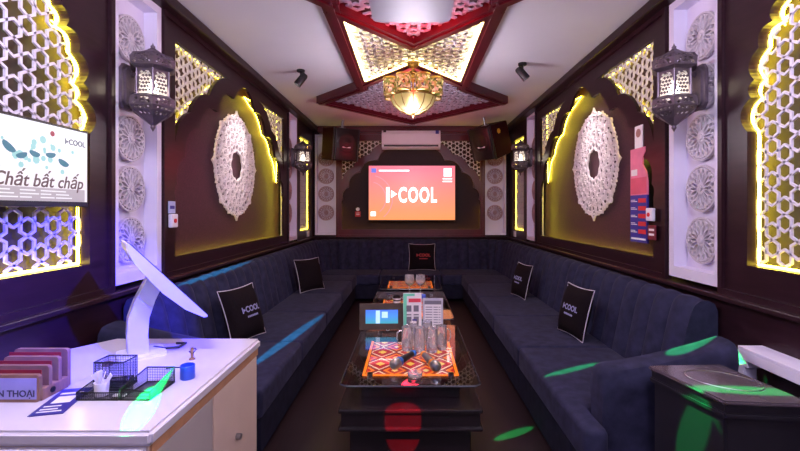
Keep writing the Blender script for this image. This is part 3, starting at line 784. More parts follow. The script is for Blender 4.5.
# ------------------------------------------------------------------ throw cushions
INK = mat('dim_blue_white_ink', (150, 150, 196), .6)
def make_cushion(label, loc, rz, tilt, s, ink, text=True):
    t = thing('throw_cushion', label, 'cushion', loc, 0, 'black throw cushions')
    t.rotation_euler = (tilt, 0, rz)
    n = 12; mb = MB(); grid = {}
    def pos(i, j, sd):
        u, v = -1 + 2 * i / n, -1 + 2 * j / n
        e = (1 - abs(u) ** 2.6) * (1 - abs(v) ** 2.6); pin = 1 - .07 * (1 - abs(u) ** 2) * abs(v) ** 3
        pin2 = 1 - .07 * (1 - abs(v) ** 2) * abs(u) ** 3
        return (u * s * pin2, sd * .075 * max(0, e) ** .55 * (s / .23), v * s * pin + s)
    vs = []; fs = []
    for sd in (-1, 1):
        o = len(vs)
        for i in range(n + 1):
            for j in range(n + 1): vs.append(pos(i, j, sd))
        for i in range(n):
            for j in range(n): fs.append((o + i * (n + 1) + j, o + (i + 1) * (n + 1) + j, o + (i + 1) * (n + 1) + j + 1, o + i * (n + 1) + j + 1))
    mb.verts_faces(vs, fs); mb.build('cover', BLACKF, t, True)
    edge = [pos(i, 0, 0) for i in range(n)] + [pos(n, j, 0) for j in range(n)] + [pos(n - i, n, 0) for i in range(n)] + [pos(0, n - j, 0) for j in range(n)]
    MB().tube(edge, .004, 5, True).build('piping', PIPING, t)
    if text:
        mb = MB(); 
        def bulge(x, z):
            u, v = x / s, (z - s) / s
            e = (1 - abs(u) ** 2.6) * (1 - abs(v) ** 2.6); return -.075 * max(0, e) ** .55 * (s / .23) - .002
        lettering(mb, 'I▸COOL', s * .30, lambda x, y, h: (x + s * .1, bulge(x + s * .1, y + s * 1.08) - h, y + s * 1.08), bold=s * .008)
        for q in range(7):
            x0 = s * (-.2 + .09 * q); yb = bulge(x0, s * .82)
            mb.box((x0, yb - .001, s * .79), (x0 + s * .06, yb + .002, s * .86))
        mb.build('lettering', ink, t)
    return t
make_cushion('large black cushion with white lettering on the near left sofa', (-1.30, 3.58, .445), R(75), R(-18), .222, INK)
make_cushion('small black cushion on the far part of the left sofa', (-1.27, 5.75, .445), R(56), R(-16), .215, INK, False)
make_cushion('black cushion leaning on the middle of the back sofa', (.21, 7.70, .445), 0, R(-14), .235, mat('red_ink', (170, 30, 40), .6))
make_cushion('black cushion on the far part of the right sofa', (1.31, 5.35, .445), R(-80), R(-14), .205, INK)
make_cushion('large black cushion with pale piping on the near right sofa', (1.34, 3.70, .445), R(-82), R(-14), .212, INK)

# ------------------------------------------------------------------ tables
def light_box():
    m = bpy.data.materials.new('moroccan_light_panel'); m.use_nodes = True; nt = m.node_tree; b = nt.nodes['Principled BSDF']; N = nt.nodes.new; L = nt.links.new
    tc = N('ShaderNodeTexCoord'); sp = N('ShaderNodeSeparateXYZ'); L(tc.outputs['Object'], sp.inputs[0])
    def mth(op, a, b_=None):
        n = N('ShaderNodeMath'); n.operation = op
        for i, v in enumerate((a, b_)):
            if v is None: continue
            if isinstance(v, (int, float)): n.inputs[i].default_value = v
            else: L(v, n.inputs[i])
        return n.outputs[0]
    x = mth('MULTIPLY', sp.outputs['X'], 1 / .2); y = mth('MULTIPLY', sp.outputs['Y'], 1 / .24)
    zx = mth('PINGPONG', x, .5); zy = mth('PINGPONG', y, .5)
    d = mth('ADD', zx, zy)                       # diamond distance 0..1
    r = N('ShaderNodeValToRGB'); r.color_ramp.interpolation = 'CONSTANT'; cr = r.color_ramp
    cr.elements[0].position = 0; cr.elements[0].color = lin((255, 210, 90)); cr.elements[1].position = .16; cr.elements[1].color = lin((190, 20, 30))
    for p, c in ((.40, (255, 226, 190)), (.47, (150, 12, 24)), (.62, (255, 130, 40)), (.74, (200, 24, 34)), (.88, (255, 220, 140))):
        e = cr.elements.new(p); e.color = lin(c)
    L(d, r.inputs['Fac']); L(r.outputs['Color'], b.inputs['Base Color']); L(r.outputs['Color'], b.inputs['Emission Color'])
    b.inputs['Emission Strength'].default_value = 1.0
    return m
BOXL = light_box(); EDGEO = glow('orange_edge_light', (255, 120, 30), 2.0)
GEDGE = mat('polished_glass_edge', (58, 58, 66), .25, var=.05)
def make_table(label, y0, y1):
    L = y1 - y0
    t = thing('coffee_table', label, 'table', (.003, (y0 + y1) / 2, 0), 0, 'glass topped coffee tables')
    h = L / 2
    MB().box((-.355, -h + .06, 0), (.355, h - .06, .235), .01).build('plinth', TBLK, t)
    mb = MB().box((-.40, -h + .015, .245), (.40, h - .015, .35), .004)
    mb.box((-.415, -h, .335), (.415, h, .36), .008); mb.box((-.415, -h, .232), (.415, h, .255), .008); mb.build('shelf', TBLK, t)
    MB().box((-.30, -h + .16, .36), (.30, h - .16, .462), .005).build('column', TBLK, t)
    MB().box((-.278, -h + .24, .4625), (.278, h - .42, .468)).build('light_panel', BOXL, t)
    mb = MB().box((-.30, -h + .22, .4625), (-.284, h - .4, .470)).box((.284, -h + .22, .4625), (.30, h - .4, .470)).box((-.284, -h + .22, .4625), (.284, -h + .232, .470)); mb.build('edge_light', EDGEO, t)
    mb = MB().fill([rrect(-.403, -h, .403, h, .05, 6)], .012, hfn(.494)); mb.build('glass_top', GLASS, t)
    MB().tube([(x, y, .494) for x, y in rrect(-.403, -h, .403, h, .05, 6)], .0065, 6, True).build('glass_edge', GEDGE, t)
    mb = MB()
    for sx in (-.25, .25):
        for sy in (-h + .2, h - .2): mb.cyl((sx, sy, .461), (sx, sy, .488), .018, n=12)
    mb.build('standoff', STEEL, t)
    return t
make_table('nearest glass topped black coffee table with microphones and mugs', 2.51, 3.83)
make_table('middle glass topped black coffee table holding the wine glasses', 4.04, 5.42)
make_table('farthest glass topped black coffee table in front of the back sofa', 5.58, 6.75)
TT = .5005
# digital frame
fr = thing('framed_display', 'small wooden framed landscape screen standing on the nearest table', 'display', (-.235, 3.66, TT), R(2))
lean = Matrix.Rotation(R(-8), 4, 'X')
FRW = mat('dark_brown_frame', (74, 58, 46), .5, var=.2, scale=15)
mb = MB(); mb.fill([rect(-.185, 0, .185, .215), rect(-.135, .05, .135, .165)], .03, lambda x, y, h: tuple(lean @ Vector((x, h, y + .004)))); mb.build('frame', FRW, fr)
MB().box((-.14, .002, .045), (.14, .012, .17), M=lean).build('back', BLACK, fr)
MB().box((-.135, -.001, .05), (.135, .002, .165), M=lean).build('display', screen_grad('landscape_display', (60, 150, 170), (70, 110, 230), 1.5), fr)
mb = MB(); mb.box((-.05, -.004, .055), (-.015, -.002, .16), M=lean); mb.box((.0, -.004, .10), (.05, -.002, .15), M=lean); mb.build('picture', glow('picture_pale', (190, 220, 255), 1.3), fr)
# menu stands
GREENP = mat('mint_print', (120, 220, 180), .5); PINKP = mat('pink_print', (220, 60, 80), .5); GREYP = mat('grey_print', (120, 116, 128), .5); PAPER = mat('paper_white', (236, 230, 232), .6, var=.02)
m1 = thing('menu_stand', 'tall white table card with mint stripe behind the mugs', 'menu', (.02, 3.58, TT), R(3)); ln = Matrix.Rotation(R(-6), 4, 'X')
MB().box((-.075, -.004, .0), (.075, .004, .32), M=ln).box((-.075, -.03, 0), (.075, .05, .008)).build('card', PAPER, m1)
MB().box((-.073, -.006, .02), (-.045, -.004, .315), M=ln).box((-.045, -.006, .295), (.02, -.004, .315), M=ln).build('stripe', GREENP, m1)
mb = MB().box((-.03, -.006, .245), (.07, -.004, .275), M=ln); mb.build('heading', PINKP, m1)
mb = MB()
for x0 in (-.03, .03):
    for z0, hh in ((.17, .05), (.06, .07)): mb.box((x0 - .02, -.006, z0), (x0 + .022, -.004, z0 + hh), M=ln)
    mb.box((x0 - .02, -.006, .14), (x0 + .022, -.004, .15), M=ln)
mb.build('pictures', GREYP, m1)
MB().box((.0, -.008, .055), (.035, -.006, .11), M=ln).build('picture', BLUEP, m1)
m2 = thing('menu_stand', 'white price list card in a grey holder right of the mint striped card', 'menu', (.185, 3.55, TT), R(-2))
MB().box((-.082, -.006, .0), (.082, .004, .285), M=ln).box((-.08, -.03, 0), (.08, .05, .008)).build('holder', mat('clear_grey_holder', (190, 188, 200), .3), m2)
MB().box((-.068, -.009, .035), (.068, -.006, .265), M=ln).build('card', PAPER, m2)
mb = MB().box((-.068, -.011, .235), (.068, -.009, .265), M=ln)
for j in range(9):
    for x0, x1 in ((-.06, -.005), (.005, .04), (.047, .06)): mb.box((x0, -.0105, .05 + j * .02), (x1, -.009, .056 + j * .02), M=ln)
mb.build('print', GREYP, m2)
# mugs
def make_mug(label, loc, rz):
    t = thing('glass_mug', label, 'mug', loc, rz, 'clear glass mugs')
    MB().lathe([(0, 0), (.036, 0), (.040, .006), (.040, .165), (.0385, .168), (.0365, .165), (.0355, .02), (0, .016)], (0, 0, 0), 20).build('body', CLEAR, t, True)
    MB().tube([(.039, 0, .135), (.058, 0, .138), (.072, 0, .12), (.074, 0, .08), (.066, 0, .05), (.039, 0, .04)], .006, 8).build('handle', CLEAR, t, True)
    return t
mug = make_mug('clear glass mug at the left end of the front mug row', (-.02, 3.14, TT), R(180))
for x, y, rz, lb in ((.068, 3.12, 200, 'clear glass mug second from left in the front mug row'), (.155, 3.10, 250, 'clear glass mug third from left in the front mug row'), (.225, 3.17, 20, 'clear glass mug at the right end of the front mug row'),
                     (.025, 3.27, 160, 'clear glass mug on the left of the rear mug pair'), (.125, 3.28, 100, 'clear glass mug on the right of the rear mug pair')):
    dup(mug, (x, y, TT), R(rz), lb)
# microphones
def make_mic(label, head, tail, ringc, body):
    a, b_ = Vector(head), Vector(tail); d = (a - b_); Lm = d.length; d.normalize()
    t = thing('microphone', label, 'microphone', tail, 0, 'wireless microphones')
    M = d.to_track_quat('Z', 'Y').to_matrix()
    MB().lathe([(0, 0), (.012, 0), (.018, .01), (.019, .06), (.024, .17), (.026, .235), (.022, .24), (0, .24)], (0, 0, 0), 18, M=M).build('body', body, t, True)
    MB().lathe([(.02, Lm - .075), (.03, Lm - .06), (.034, Lm - .035), (.032, Lm - .01), (.02, Lm + .008), (0, Lm + .012)], (0, 0, 0), 18, M=M).build('grille', STEEL, t, True)
    MB().lathe([(.025, .22), (.030, .23), (.030, Lm - .055), (.022, Lm - .05)], (0, 0, 0), 18, M=M).build('collar', ringc, t, True)
    MB().lathe([(.0195, .02), (.022, .022), (.022, .05), (.0195, .052)], (0, 0, 0), 18, M=M).build('band', ringc, t, True)
    return t
make_mic('black microphone with blue rings lying on the nearest table', (-.105, 2.73, TT + .036), (.035, 3.02, TT + .024), mat('blue_ring', (40, 110, 200), .4), BLACK)
make_mic('grey microphone with orange collar lying on the nearest table', (.165, 2.69, TT + .036), (.085, 3.0, TT + .024), mat('orange_ring', (240, 140, 40), .4), mat('grey_mic_body', (120, 112, 112), .4, metal=.4))
ash = tag(MB().lathe([(0, 0), (.04, 0), (.044, .004), (.046, .026), (.042, .028), (.036, .008), (0, .006)], (0, 0, 0), 20).build('ashtray', CLEAR, None, True, (.03, 2.64, TT)), 'clear glass ashtray at the front of the nearest table', 'ashtray')
# wine glasses on the middle table
def make_goblet(label, loc):
    t = thing('wine_glass', label, 'glass', loc, 0, 'round wine glasses')
    MB().lathe([(0, 0), (.04, 0), (.04, .003), (.008, .008), (.006, .09), (.012, .095), (0, .095)], (0, 0, 0), 16).build('stem', CLEAR, t, True)
    MB().lathe([(0, .095), (.03, .10), (.055, .13), (.062, .17), (.054, .225), (.052, .225), (.0595, .17), (.053, .133), (.028, .104), (0, .098)], (0, 0, 0), 20).build('bowl', CLEAR, t, True)
    return t
gb = make_goblet('left of the two round wine glasses on the middle table', (-.005, 5.28, TT))
dup(gb, (.125, 5.28, TT), 0, 'right of the two round wine glasses on the middle table')
cols = [('red', (200, 30, 40)), ('yellow', (226, 190, 80)), ('white', (230, 226, 226)), ('blue', (70, 90, 190)), ('red', (190, 26, 36)), ('white', (225, 220, 225)), ('silver', (150, 150, 160))]
tray = thing('snack_tray', 'round steel tray of small snack packets on the middle table', 'tray', (.05, 4.93, TT))
MB().lathe([(0, 0), (.13, 0), (.15, .018), (.147, .02), (.128, .004), (0, .004)], (0, 0, 0), 28).build('dish', STEEL, tray, True)
POSN = ['at the far left', 'left of centre', 'in the middle', 'at the far right', 'at the front', 'at the rear', 'right of centre']
for (cn, cc), (x, y), pp in zip(cols, ((-.09, .0), (-.045, .05), (.0, .0), (.10, .0), (.02, -.07), (.035, .07), (.055, -.01)), POSN):
    mb = MB(); mb.box((-.026, -.018, 0), (.026, .018, .05), .012, 3)
    tag(mb.build('snack_packet', mat('packet_' + cn, cc, .4), None, True, (.05 + x, 4.93 + y, TT + .006)), '%s snack packet %s of the tray on the middle table' % (cn, pp), 'snack packet', 'snack packets on the tray')
dc = thing('striped_cup', 'black and white striped cup on the middle table behind the framed screen', 'cup', (-.135, 4.55, TT))
MB().lathe([(0, 0), (.034, 0), (.042, .11), (.039, .11), (.032, .006), (0, .006)], (0, 0, 0), 18).build('body', BLACK, dc, True)
mb = MB()
for z in (.015, .045, .075): mb.lathe([(.034 + .0727 * z, z), (.0365 + .0727 * z, z + .002), (.0365 + .0727 * (z + .015), z + .015), (.034 + .0727 * (z + .015), z + .017)], (0, 0, 0), 18)
mb.build('stripe', PAPER, dc, True)

# ------------------------------------------------------------------ desk
DZ = .80
dk = thing('reception_desk', 'white topped counter desk in the lower left foreground', 'desk', (0, 0, 0))
top = [(-.815, 1.385), (-.815, 2.405), (-1.60, 2.405), (-1.79, 2.12), (-1.79, 1.385)]
t = bmesh.new(); f = t.faces.new([t.verts.new((x, y, DZ - .05)) for x, y in top]); r_ = bmesh.ops.extrude_face_region(t, geom=[f])
for v in r_['geom']:
    if isinstance(v, bmesh.types.BMVert): v.co.z = DZ
bmesh.ops.recalc_face_normals(t, faces=t.faces[:]); bmesh.ops.bevel(t, geom=t.edges[:], offset=.012, segments=3, affect='EDGES')
mb = MB(); mb.add(t); mb.build('top', DESK, dk)
body = [(x if x < -1 else x - .02, y + .02 if y < 2 else y - .02) for x, y in top]
MB().fill([body], DZ - .05, lambda x, y, h: (x, y, (DZ - .05) / 2 + h)).build('carcass', DESKS, dk)
MB().box((-.835, 1.41, .715), (-.826, 2.39, .75)).build('edge_strip', DESKE, dk)
MB().box((-.835, 1.43, .04), (-.829, 1.85, .71), .003).build('side_panel', mat('grey_side_panel', (176, 166, 166), .5, var=.03), dk)
MB().box((-.835, 1.86, .04), (-.829, 2.38, .71), .003).build('side_panel', DESKS, dk)
MB().box((-1.79, 1.38, .67), (-.84, 1.406, .745), .004).build('apron', DESK, dk)
MB().box((-1.075, 1.375, .715), (-1.035, 1.382, .722)).build('handle_slot', BLACK, dk)
MB().cyl((-.828, 2.10, .42), (-.805, 2.10, .42), .014, n=14).build('knob', STEEL, dk)

# touch terminal seen edge on
TERM = mat('terminal_plastic', (198, 194, 214), .35, var=.02)
te = thing('touch_terminal', 'white touch screen terminal on a bent stand seen edge on at the desk', 'computer terminal', (-1.30, 2.13, DZ), R(37))
MB().fill([rrect(-.10, -.09, .10, .09, .03)], .014, hfn(.007)).build('base', PLAST, te)
arm2 = [((-.045, .0), (.04, .0)), ((-.05, .09), (.035, .09)), ((-.046, .17), (.04, .17)), ((-.02, .25), (.065, .25)), ((.045, .385), (.10, .33))]
outl = [a for a, b_ in arm2] + [b_ for a, b_ in reversed(arm2)]
MB().fill([outl], .09, lambda x, y, h: (x - .012, h, y + .012)).build('stand', TERM, te)
pr_ = [(0, .0), (.03, -.02), (.10, -.04), (.27, -.052), (.40, -.04), (.49, -.012), (.50, .0), (.495, .006), (.01, .008)]
ang = R(-48); oz = Vector((-.075, 0, .55))
def tfn(x, y, h):
    return tuple(oz + Vector((x * math.cos(ang) - y * math.sin(ang), h, x * math.sin(ang) + y * math.cos(ang))))
MB().fill([pr_], .34, tfn).build('housing', TERM, te)
MB().fill([[(.015, .007), (.485, .006), (.485, .010), (.015, .012)]], .32, tfn).build('screen', BLACK, te)
MB().tube([(.06, .06, .012), (.10, .0, .012), (.16, -.02, .012), (.20, .03, .012), (.16, .06, .012)], .006, 6).build('cable', BLACK, te)

# phone holder
ph = thing('phone_holder', 'slotted wooden phone rack with lettering at the left end of the desk', 'phone holder', (-1.45, 1.6, DZ), 0)
for i, (yy, hh) in enumerate(((0, .10), (.045, .118), (.09, .136), (.135, .152))):
    MB().fill([rrect(-.11, 0, .10, hh, .012, 3)], .016, lambda x, y, h: (x, yy + h + .008, y)).build('upright', OAK, ph)
    if i < 3: MB().box((-.105, yy + .017, .045), (.095, yy + .0195, hh + .012)).build('felt', REDFELT, ph)
MB().box((-.108, .012, 0), (.102, .14, .045), .004).build('base', OAK, ph)
MB().fill([circle(.0, .0, .011, 14)], .004, lambda x, y, h: (.103 + h, .06 + x, .024 + y)).build('cable_hole', BLACK, ph)
MB().box((-.105, -.002, .012), (.092, .001, .088)).build('face_plate', mat('lavender_plate', (150, 146, 206), .4), ph)
mb = MB(); lettering(mb, 'ĐIỆN THOẠI', .033, lambda x, y, h: (x - .006, -.003 - h, y + .032), bold=.0006); mb.build('lettering', mat('dark_letters', (50, 48, 90), .5), ph)

# blue card
cd = thing('card', 'blue printed card lying on the desk beside the phone rack', 'card', (-1.27, 1.61, DZ + .001), R(14))
MB().box((-.052, -.115, 0), (.052, .115, .002)).build('sheet', BLUEP, cd)
mb = MB().box((-.03, -.02, .002), (.03, .04, .0026))
for y0 in (-.095, -.075, -.05): mb.box((-.038, y0, .002), (.036 - .02 * (y0 > -.08), y0 + .008, .0026))
mb.box((-.036, .06, .002), (.036, .075, .0026)); mb.build('print', LETW, cd)

# wire mesh organiser
og = thing('desk_organiser', 'black wire mesh desk organiser with pen cup and tray', 'desk organiser', (-1.225, 1.615, DZ + .001), R(0))
MESHM = bpy.data.materials.new('black_wire_mesh'); MESHM.use_nodes = True
nt = MESHM.node_tree; b = nt.nodes['Principled BSDF']; b.inputs['Base Color'].default_value = lin((26, 24, 30)); b.inputs['Roughness'].default_value = .4
def meshpanel(mb, p, q, z0, z1, z2=None):
    """a woven panel of thin wires between two floor points"""
    p, q = Vector(p), Vector(q); L = (q - p).length; z2 = z1 if z2 is None else z2
    n = int(L / .0065)
    for i in range(n + 1):
        t = i / n; a = p.lerp(q, t); zz = z1 + (z2 - z1) * t
        mb.tube([(a.x, a.y, z0), (a.x, a.y, zz)], .001, 3)
    m = int((max(z1, z2) - z0) / .0065)
    for j in range(1, m + 1):
        z = z0 + j * .0065
        t0 = 0; t1 = 1
        if z > min(z1, z2):
            f = (z - z1) / (z2 - z1) if z2 != z1 else 0
            if z2 > z1: t0 = f
            else: t1 = f
        a, c = p.lerp(q, t0), p.lerp(q, t1)
        mb.tube([(a.x, a.y, z), (c.x, c.y, z)], .001, 3)
def basket(name, pts, z1s):
    mb = MB(); mr = MB(); n = len(pts)
    for i in range(n):
        meshpanel(mb, pts[i], pts[(i + 1) % n], 0, z1s[i], z1s[(i + 1) % n])
    mr.tube([(p[0], p[1], z) for p, z in zip(pts, z1s)], .0028, 5, True)
    mr.tube([(p[0], p[1], .002) for p in pts], .0028, 5, True)
    for p, z in zip(pts, z1s): mr.tube([(p[0], p[1], 0), (p[0], p[1], z)], .002, 4)
    x0, x1 = min(p[0] for p in pts), max(p[0] for p in pts); y0, y1 = min(p[1] for p in pts), max(p[1] for p in pts)
    for i in range(int((x1 - x0) / .0065) + 1): mb.tube([(x0 + i * .0065, y0, .001), (x0 + i * .0065, y1, .001)], .001, 3)
    for i in range(int((y1 - y0) / .0065) + 1): mb.tube([(x0, y0 + i * .0065, .001), (x1, y0 + i * .0065, .001)], .001, 3)
    o = mb.build(name, MESHM, og); mr.build('rim', BLACK, o)
basket('tray', [(0, 0), (.155, 0), (.155, .085), (0, .085)], [.028, .028, .06, .04])
basket('side_tray', [(.16, 0), (.27, 0), (.27, .17), (.16, .17)], [.042, .030, .062, .062])
basket('pen_cup', [(.0, .09), (.115, .09), (.115, .175), (.0, .175)], [.108] * 4)
sc = thing('sachet_cup', 'small white cup of paper sachets in the organiser tray', 'cup', (-1.16, 1.655, DZ + .004))
MB().lathe([(0, 0), (.022, 0), (.026, .05), (.024, .05), (.021, .003), (0, .003)], (0, 0, 0), 14).build('cup', PAPER, sc, True)
for i in range(6):
    a = i * 1.05; M = Matrix.Translation((.008 * math.cos(a), .006 * math.sin(a), .02)) @ Matrix.Rotation(R(-34 + 13 * i), 4, 'Y') @ Matrix.Rotation(a * .5, 4, 'Z')
    MB().box((-.009, -.001, 0), (.009, .001, .07), M=M).build('sachet', PAPER, sc)
tag(MB().box((-.022, -.012, 0), (.022, .012, .008), .003).build('sachet', PAPER, None, False, (-1.085, 1.645, DZ + .004)), 'white paper sachet lying loose in the organiser tray', 'sachet')
bc = thing('blue_cup', 'small bright blue cup with a straw handle on the desk', 'cup', (-.925, 1.83, DZ))
MB().lathe([(0, 0), (.027, 0), (.029, .004), (.029, .055), (.027, .057), (.026, .008), (0, .006)], (0, 0, 0), 20).build('body', mat('bright_blue', (46, 84, 200), .35), bc, True)
MB().tube([(-.03, 0, .045), (-.055, -.005, .047), (-.085, -.01, .044)], .0025, 6).build('handle', BLACK, bc)
fg = thing('figurine', 'tiny dark bronze figurine standing on the back of the desk', 'figurine', (-1.02, 2.06, DZ))
MB().lathe([(0, 0), (.014, 0), (.014, .006), (.006, .01), (.008, .03), (.005, .038), (.009, .046), (.007, .056), (0, .06)], (0, 0, 0), 12).build('body', GOLD, fg, True)
MB().tube([(.004, 0, .03), (.018, .002, .046), (.012, 0, .054)], .004, 6).tube([(-.004, 0, .03), (-.014, 0, .04)], .004, 6).build('limbs', BRONZE, fg, True)
tr = tag(MB().lathe([(.011, 0), (.02, 0), (.02, .016), (.011, .016), (.011, 0)], (0, 0, 0), 18).build('tape_roll', OAK, None, True, (-1.36, 1.98, DZ)), 'small brown tape roll behind the organiser on the desk', 'tape roll')

# ------------------------------------------------------------------ dark box cabinet and white ledge at right
bxp = [(1.238, 1.73), (1.152, 2.12), (1.51, 2.14), (1.56, 1.70)]
bc_ = thing('box_cabinet', 'dark grey box cabinet with a glossy stepped lid in the right foreground', 'cabinet', (0, 0, 0))
def prism(poly, z0, z1, bev=.0):
    t = bmesh.new(); f = t.faces.new([t.verts.new((x, y, z0)) for x, y in poly]); r_ = bmesh.ops.extrude_face_region(t, geom=[f])
    for v in r_['geom']:
        if isinstance(v, bmesh.types.BMVert): v.co.z = z1
    bmesh.ops.recalc_face_normals(t, faces=t.faces[:])
    if bev: bmesh.ops.bevel(t, geom=t.edges[:], offset=bev, segments=2, affect='EDGES')
    mb = MB(); mb.add(t); return mb
prism(offset_poly(bxp, -.012), .0, .685, .008).build('body', FLAP, bc_)
mb = prism(bxp, .675, .70, .006); t2 = prism(offset_poly(bxp, -.006), .70, .732, .003); me = bpy.data.meshes.new('x'); t2.bm.to_mesh(me); mb.bm.from_mesh(me); mb.build('lid', FLAP, bc_)
GLOSS = mat('glossy_grey_top', (84, 74, 82), .16, var=.08, scale=6, spec=.6)
prism(offset_poly(bxp, .004), .732, .75, .006).build('top_board', GLOSS, bc_)
mb = MB().tube([(1.38 + .13 * math.cos(2 * PI * i / 40 + .3) , 1.94 + .12 * math.sin(2 * PI * i / 40), .751) for i in range(40)], .0025, 5, True); mb.build('inlay_ring', STEEL, bc_)
ws = thing('wall_ledge', 'narrow white ledge unit on the right wall behind the grey box cabinet', 'shelf', (XR, 1.75, 0), RW)
MB().box((-.56, -.13, .775), (.75, -.0, .79), .003).build('top', WHITE, ws)
MB().box((-.56, -.13, .725), (.75, -.115, .775), .003).box((-.56, -.125, .69), (-.50, -.0, .775), .003).build('apron', WHITE, ws)
MB().box((-.56, -.13, .0), (-.52, -.06, .70), .003).build('leg', WHITE, ws); MB().box((.70, -.13, 0), (.74, -.06, .725), .003).build('leg', WHITE, ws)

# ------------------------------------------------------------------ poster board and small wall fittings
po = thing('poster', 'pink and blue drinks sign on the right arch panel', 'sign', (XR + .02, 3.55, 1.30), RW)
PNK = mat('poster_pink', (226, 120, 150), .5, var=.1, scale=10); PNKD = mat('poster_deep_pink', (214, 84, 110), .5, var=.1)
sil = [(-.13, .32), (.13, .32), (.13, .42), (.11, .50), (.06, .56), (.06, .62), (.10, .66), (.10, .70), (-.13, .70)]
MB().fill([sil], .012, lambda x, y, h: (x, -.02 - h, y)).build('pink_board', PNK, po)
MB().box((-.13, -.027, -.06), (.13, -.013, .32)).build('blue_board', BLUEP, po)
MB().box((-.06, -.026, .70), (.06, -.014, .88)).build('tag_board', PAPER, po)
MB().box((-.12, -.029, .33), (.12, -.0265, .46)).build('deep_pink_field', PNKD, po)
mb = MB()
for j in range(5):
    z = .01 + j * .062
    mb.box((.0, -.030, z), (.115, -.027, z + .035), .001); 
mb.build('red_marks', mat('poster_red', (206, 40, 50), .5), po)
mb = MB()
for j in range(5): mb.box((-.115, -.030, .018 + j * .062), (-.02, -.027, .024 + j * .062)); mb.box((-.115, -.030, .03 + j * .062), (-.05, -.027, .035 + j * .062))
mb.box((-.11, -.030, -.04), (.11, -.027, -.025)); mb.build('white_marks', PAPER, po); MB().box((-.11, -.030, .48), (-.02, -.0199, .53)).build('white_patch', PAPER, po)
MB().fill([circle(.0, .82, .035, 14)], .003, lambda x, y, h: (x, -.0285 - h, y)).build('round_mark', mat('poster_tan', (170, 120, 110), .5), po)
MB().box((-.05, -.012, .1), (.05, .1, .6)).build('mount', BLACK, po)

RED = mat('red_button', (200, 30, 40), .4)
def button(label, loc, rz, name='call_button'):
    t = thing(name, label, 'call button', loc, rz)
    MB().box((-.045, -.03, -.05), (.045, .0, .05), .008).build('housing', PLAST, t)
    MB().cyl((.0, -.03, 0), (.0, -.036, 0), .016, n=14).build('button', RED, t)
    return t
button('white call button with red centre at the near edge of the right arch', (XR - .02, 3.32, 1.465), RW)
t = thing('notice_plate', 'small dark red notice plate under the right call button', 'sign', (XR - .02, 3.32, 1.33), RW)
MB().box((-.055, -.008, -.055), (.055, .0, .055), .002).build('plate', mat('maroon_plate', (110, 26, 44), .45), t)
mb = MB()
for z in (.02, -.015): mb.box((-.035, -.010, z - .008), (.035, -.008, z + .008))
mb.build('print', PAPER, t)
t = button('white and blue call button at the near edge of the left arch', (XL + .02, 3.28, 1.42), LW)
t = thing('notice_plate', 'small blue and white notice above the left call button', 'sign', (XL + .02, 3.28, 1.52), LW)
MB().box((-.045, -.008, -.045), (.045, .0, .045), .002).build('plate', mat('pale_blue_plate', (170, 180, 220), .45), t)
MB().box((-.03, -.010, -.012), (.03, -.008, .012)).build('print', BLUEP, t)
t = thing('notice_plate', 'tiny red notice with a round white button left of the big screen', 'sign', (-.965, D + .10, 1.43), BW)
MB().box((-.05, -.115, -.055), (.05, -.10, .045), .002).box((-.03, -.10, -.03), (.03, .025, .03)).build('plate', RED, t)
MB().box((-.03, -.119, -.02), (.03, -.115, -.005)).box((-.03, -.119, .01), (.03, -.115, .02)).build('print', PAPER, t)
MB().cyl((0, -.102, .085), (0, -.12, .085), .034, n=16).build('button', PAPER, t)
for loc, rz, side in (((XL + .0, 7.75, 1.08), LW, 'left'), ((XR - .0, 7.74, 1.08), RW, 'right')):
    t = thing('wall_switch', 'small white switch below the far lattice niche on the %s wall' % side, 'switch', loc, rz)
    MB().box((-.08, -.012, -.05), (.08, .0, .05), .004).build('plate', PLAST, t)
    MB().box((-.02, -.017, -.025), (.02, -.012, .025), .002).build('rocker', PLAST, t)

# ------------------------------------------------------------------ lights
def light(kind, name, loc, energy, rgb, **k):
    l = bpy.data.lights.new(name, kind); l.energy = energy; l.color = lin(rgb)[:3]
    for a, v in k.items(): setattr(l, a, v)
    o = bpy.data.objects.new(name, l); C.objects.link(o); o.location = loc
    return o
def aim(o, tgt): o.rotation_euler = (Vector(tgt) - o.location).to_track_quat('-Z', 'Y').to_euler()
def spot(name, loc, tgt, energy, rgb, deg, blend=.3, rad=.03):
    o = light('SPOT', name, loc, energy, rgb, spot_size=R(deg), spot_blend=blend, shadow_soft_size=rad); aim(o, tgt); return o
def streak(name, loc, A, B, half_w, energy, rgb, blend=.25):
    """a narrow flat fan of coloured light from the ceiling effect lamp, landing along A-B"""
    P, A, B = Vector(loc), Vector(A), Vector(B)
    dA, dB = (A - P).normalized(), (B - P).normalized(); mid = (dA + dB).normalized()
    half = max(.01, dA.angle(dB) / 2)
    o = light('SPOT', name, loc, energy, rgb, spot_size=2 * half, spot_blend=blend, shadow_soft_size=.004)
    dist = ((A + B) / 2 - P).length
    z = -mid; x = (dB - dA); x = (x - z * x.dot(z)).normalized(); y = z.cross(x)
    sy = max(.02, (half_w / dist) / math.tan(half))
    M = Matrix(((x.x, y.x, z.x), (x.y, y.y, z.y), (x.z, y.z, z.z))).to_4x4(); M.translation = P
    o.matrix_world = M @ Matrix.Diagonal((1, sy, 1, 1))
    return o
LAV = (226, 212, 255)
spot('medallion_spot_left', S1, (XL, 4.75, 2.28), 75, (255, 246, 244), 48, .8)
spot('medallion_spot_right', S2, (XR, 4.60, 2.28), 75, (255, 246, 244), 48, .8)
light('POINT', 'chandelier_light', (CH[0], CH[1], 2.22), 58, (244, 232, 250), shadow_soft_size=.18)
spot('desk_downlight', (-1.0, 1.25, 2.98), (-1.1, 1.85, .8), 30, (232, 214, 255), 85, .7, .08)
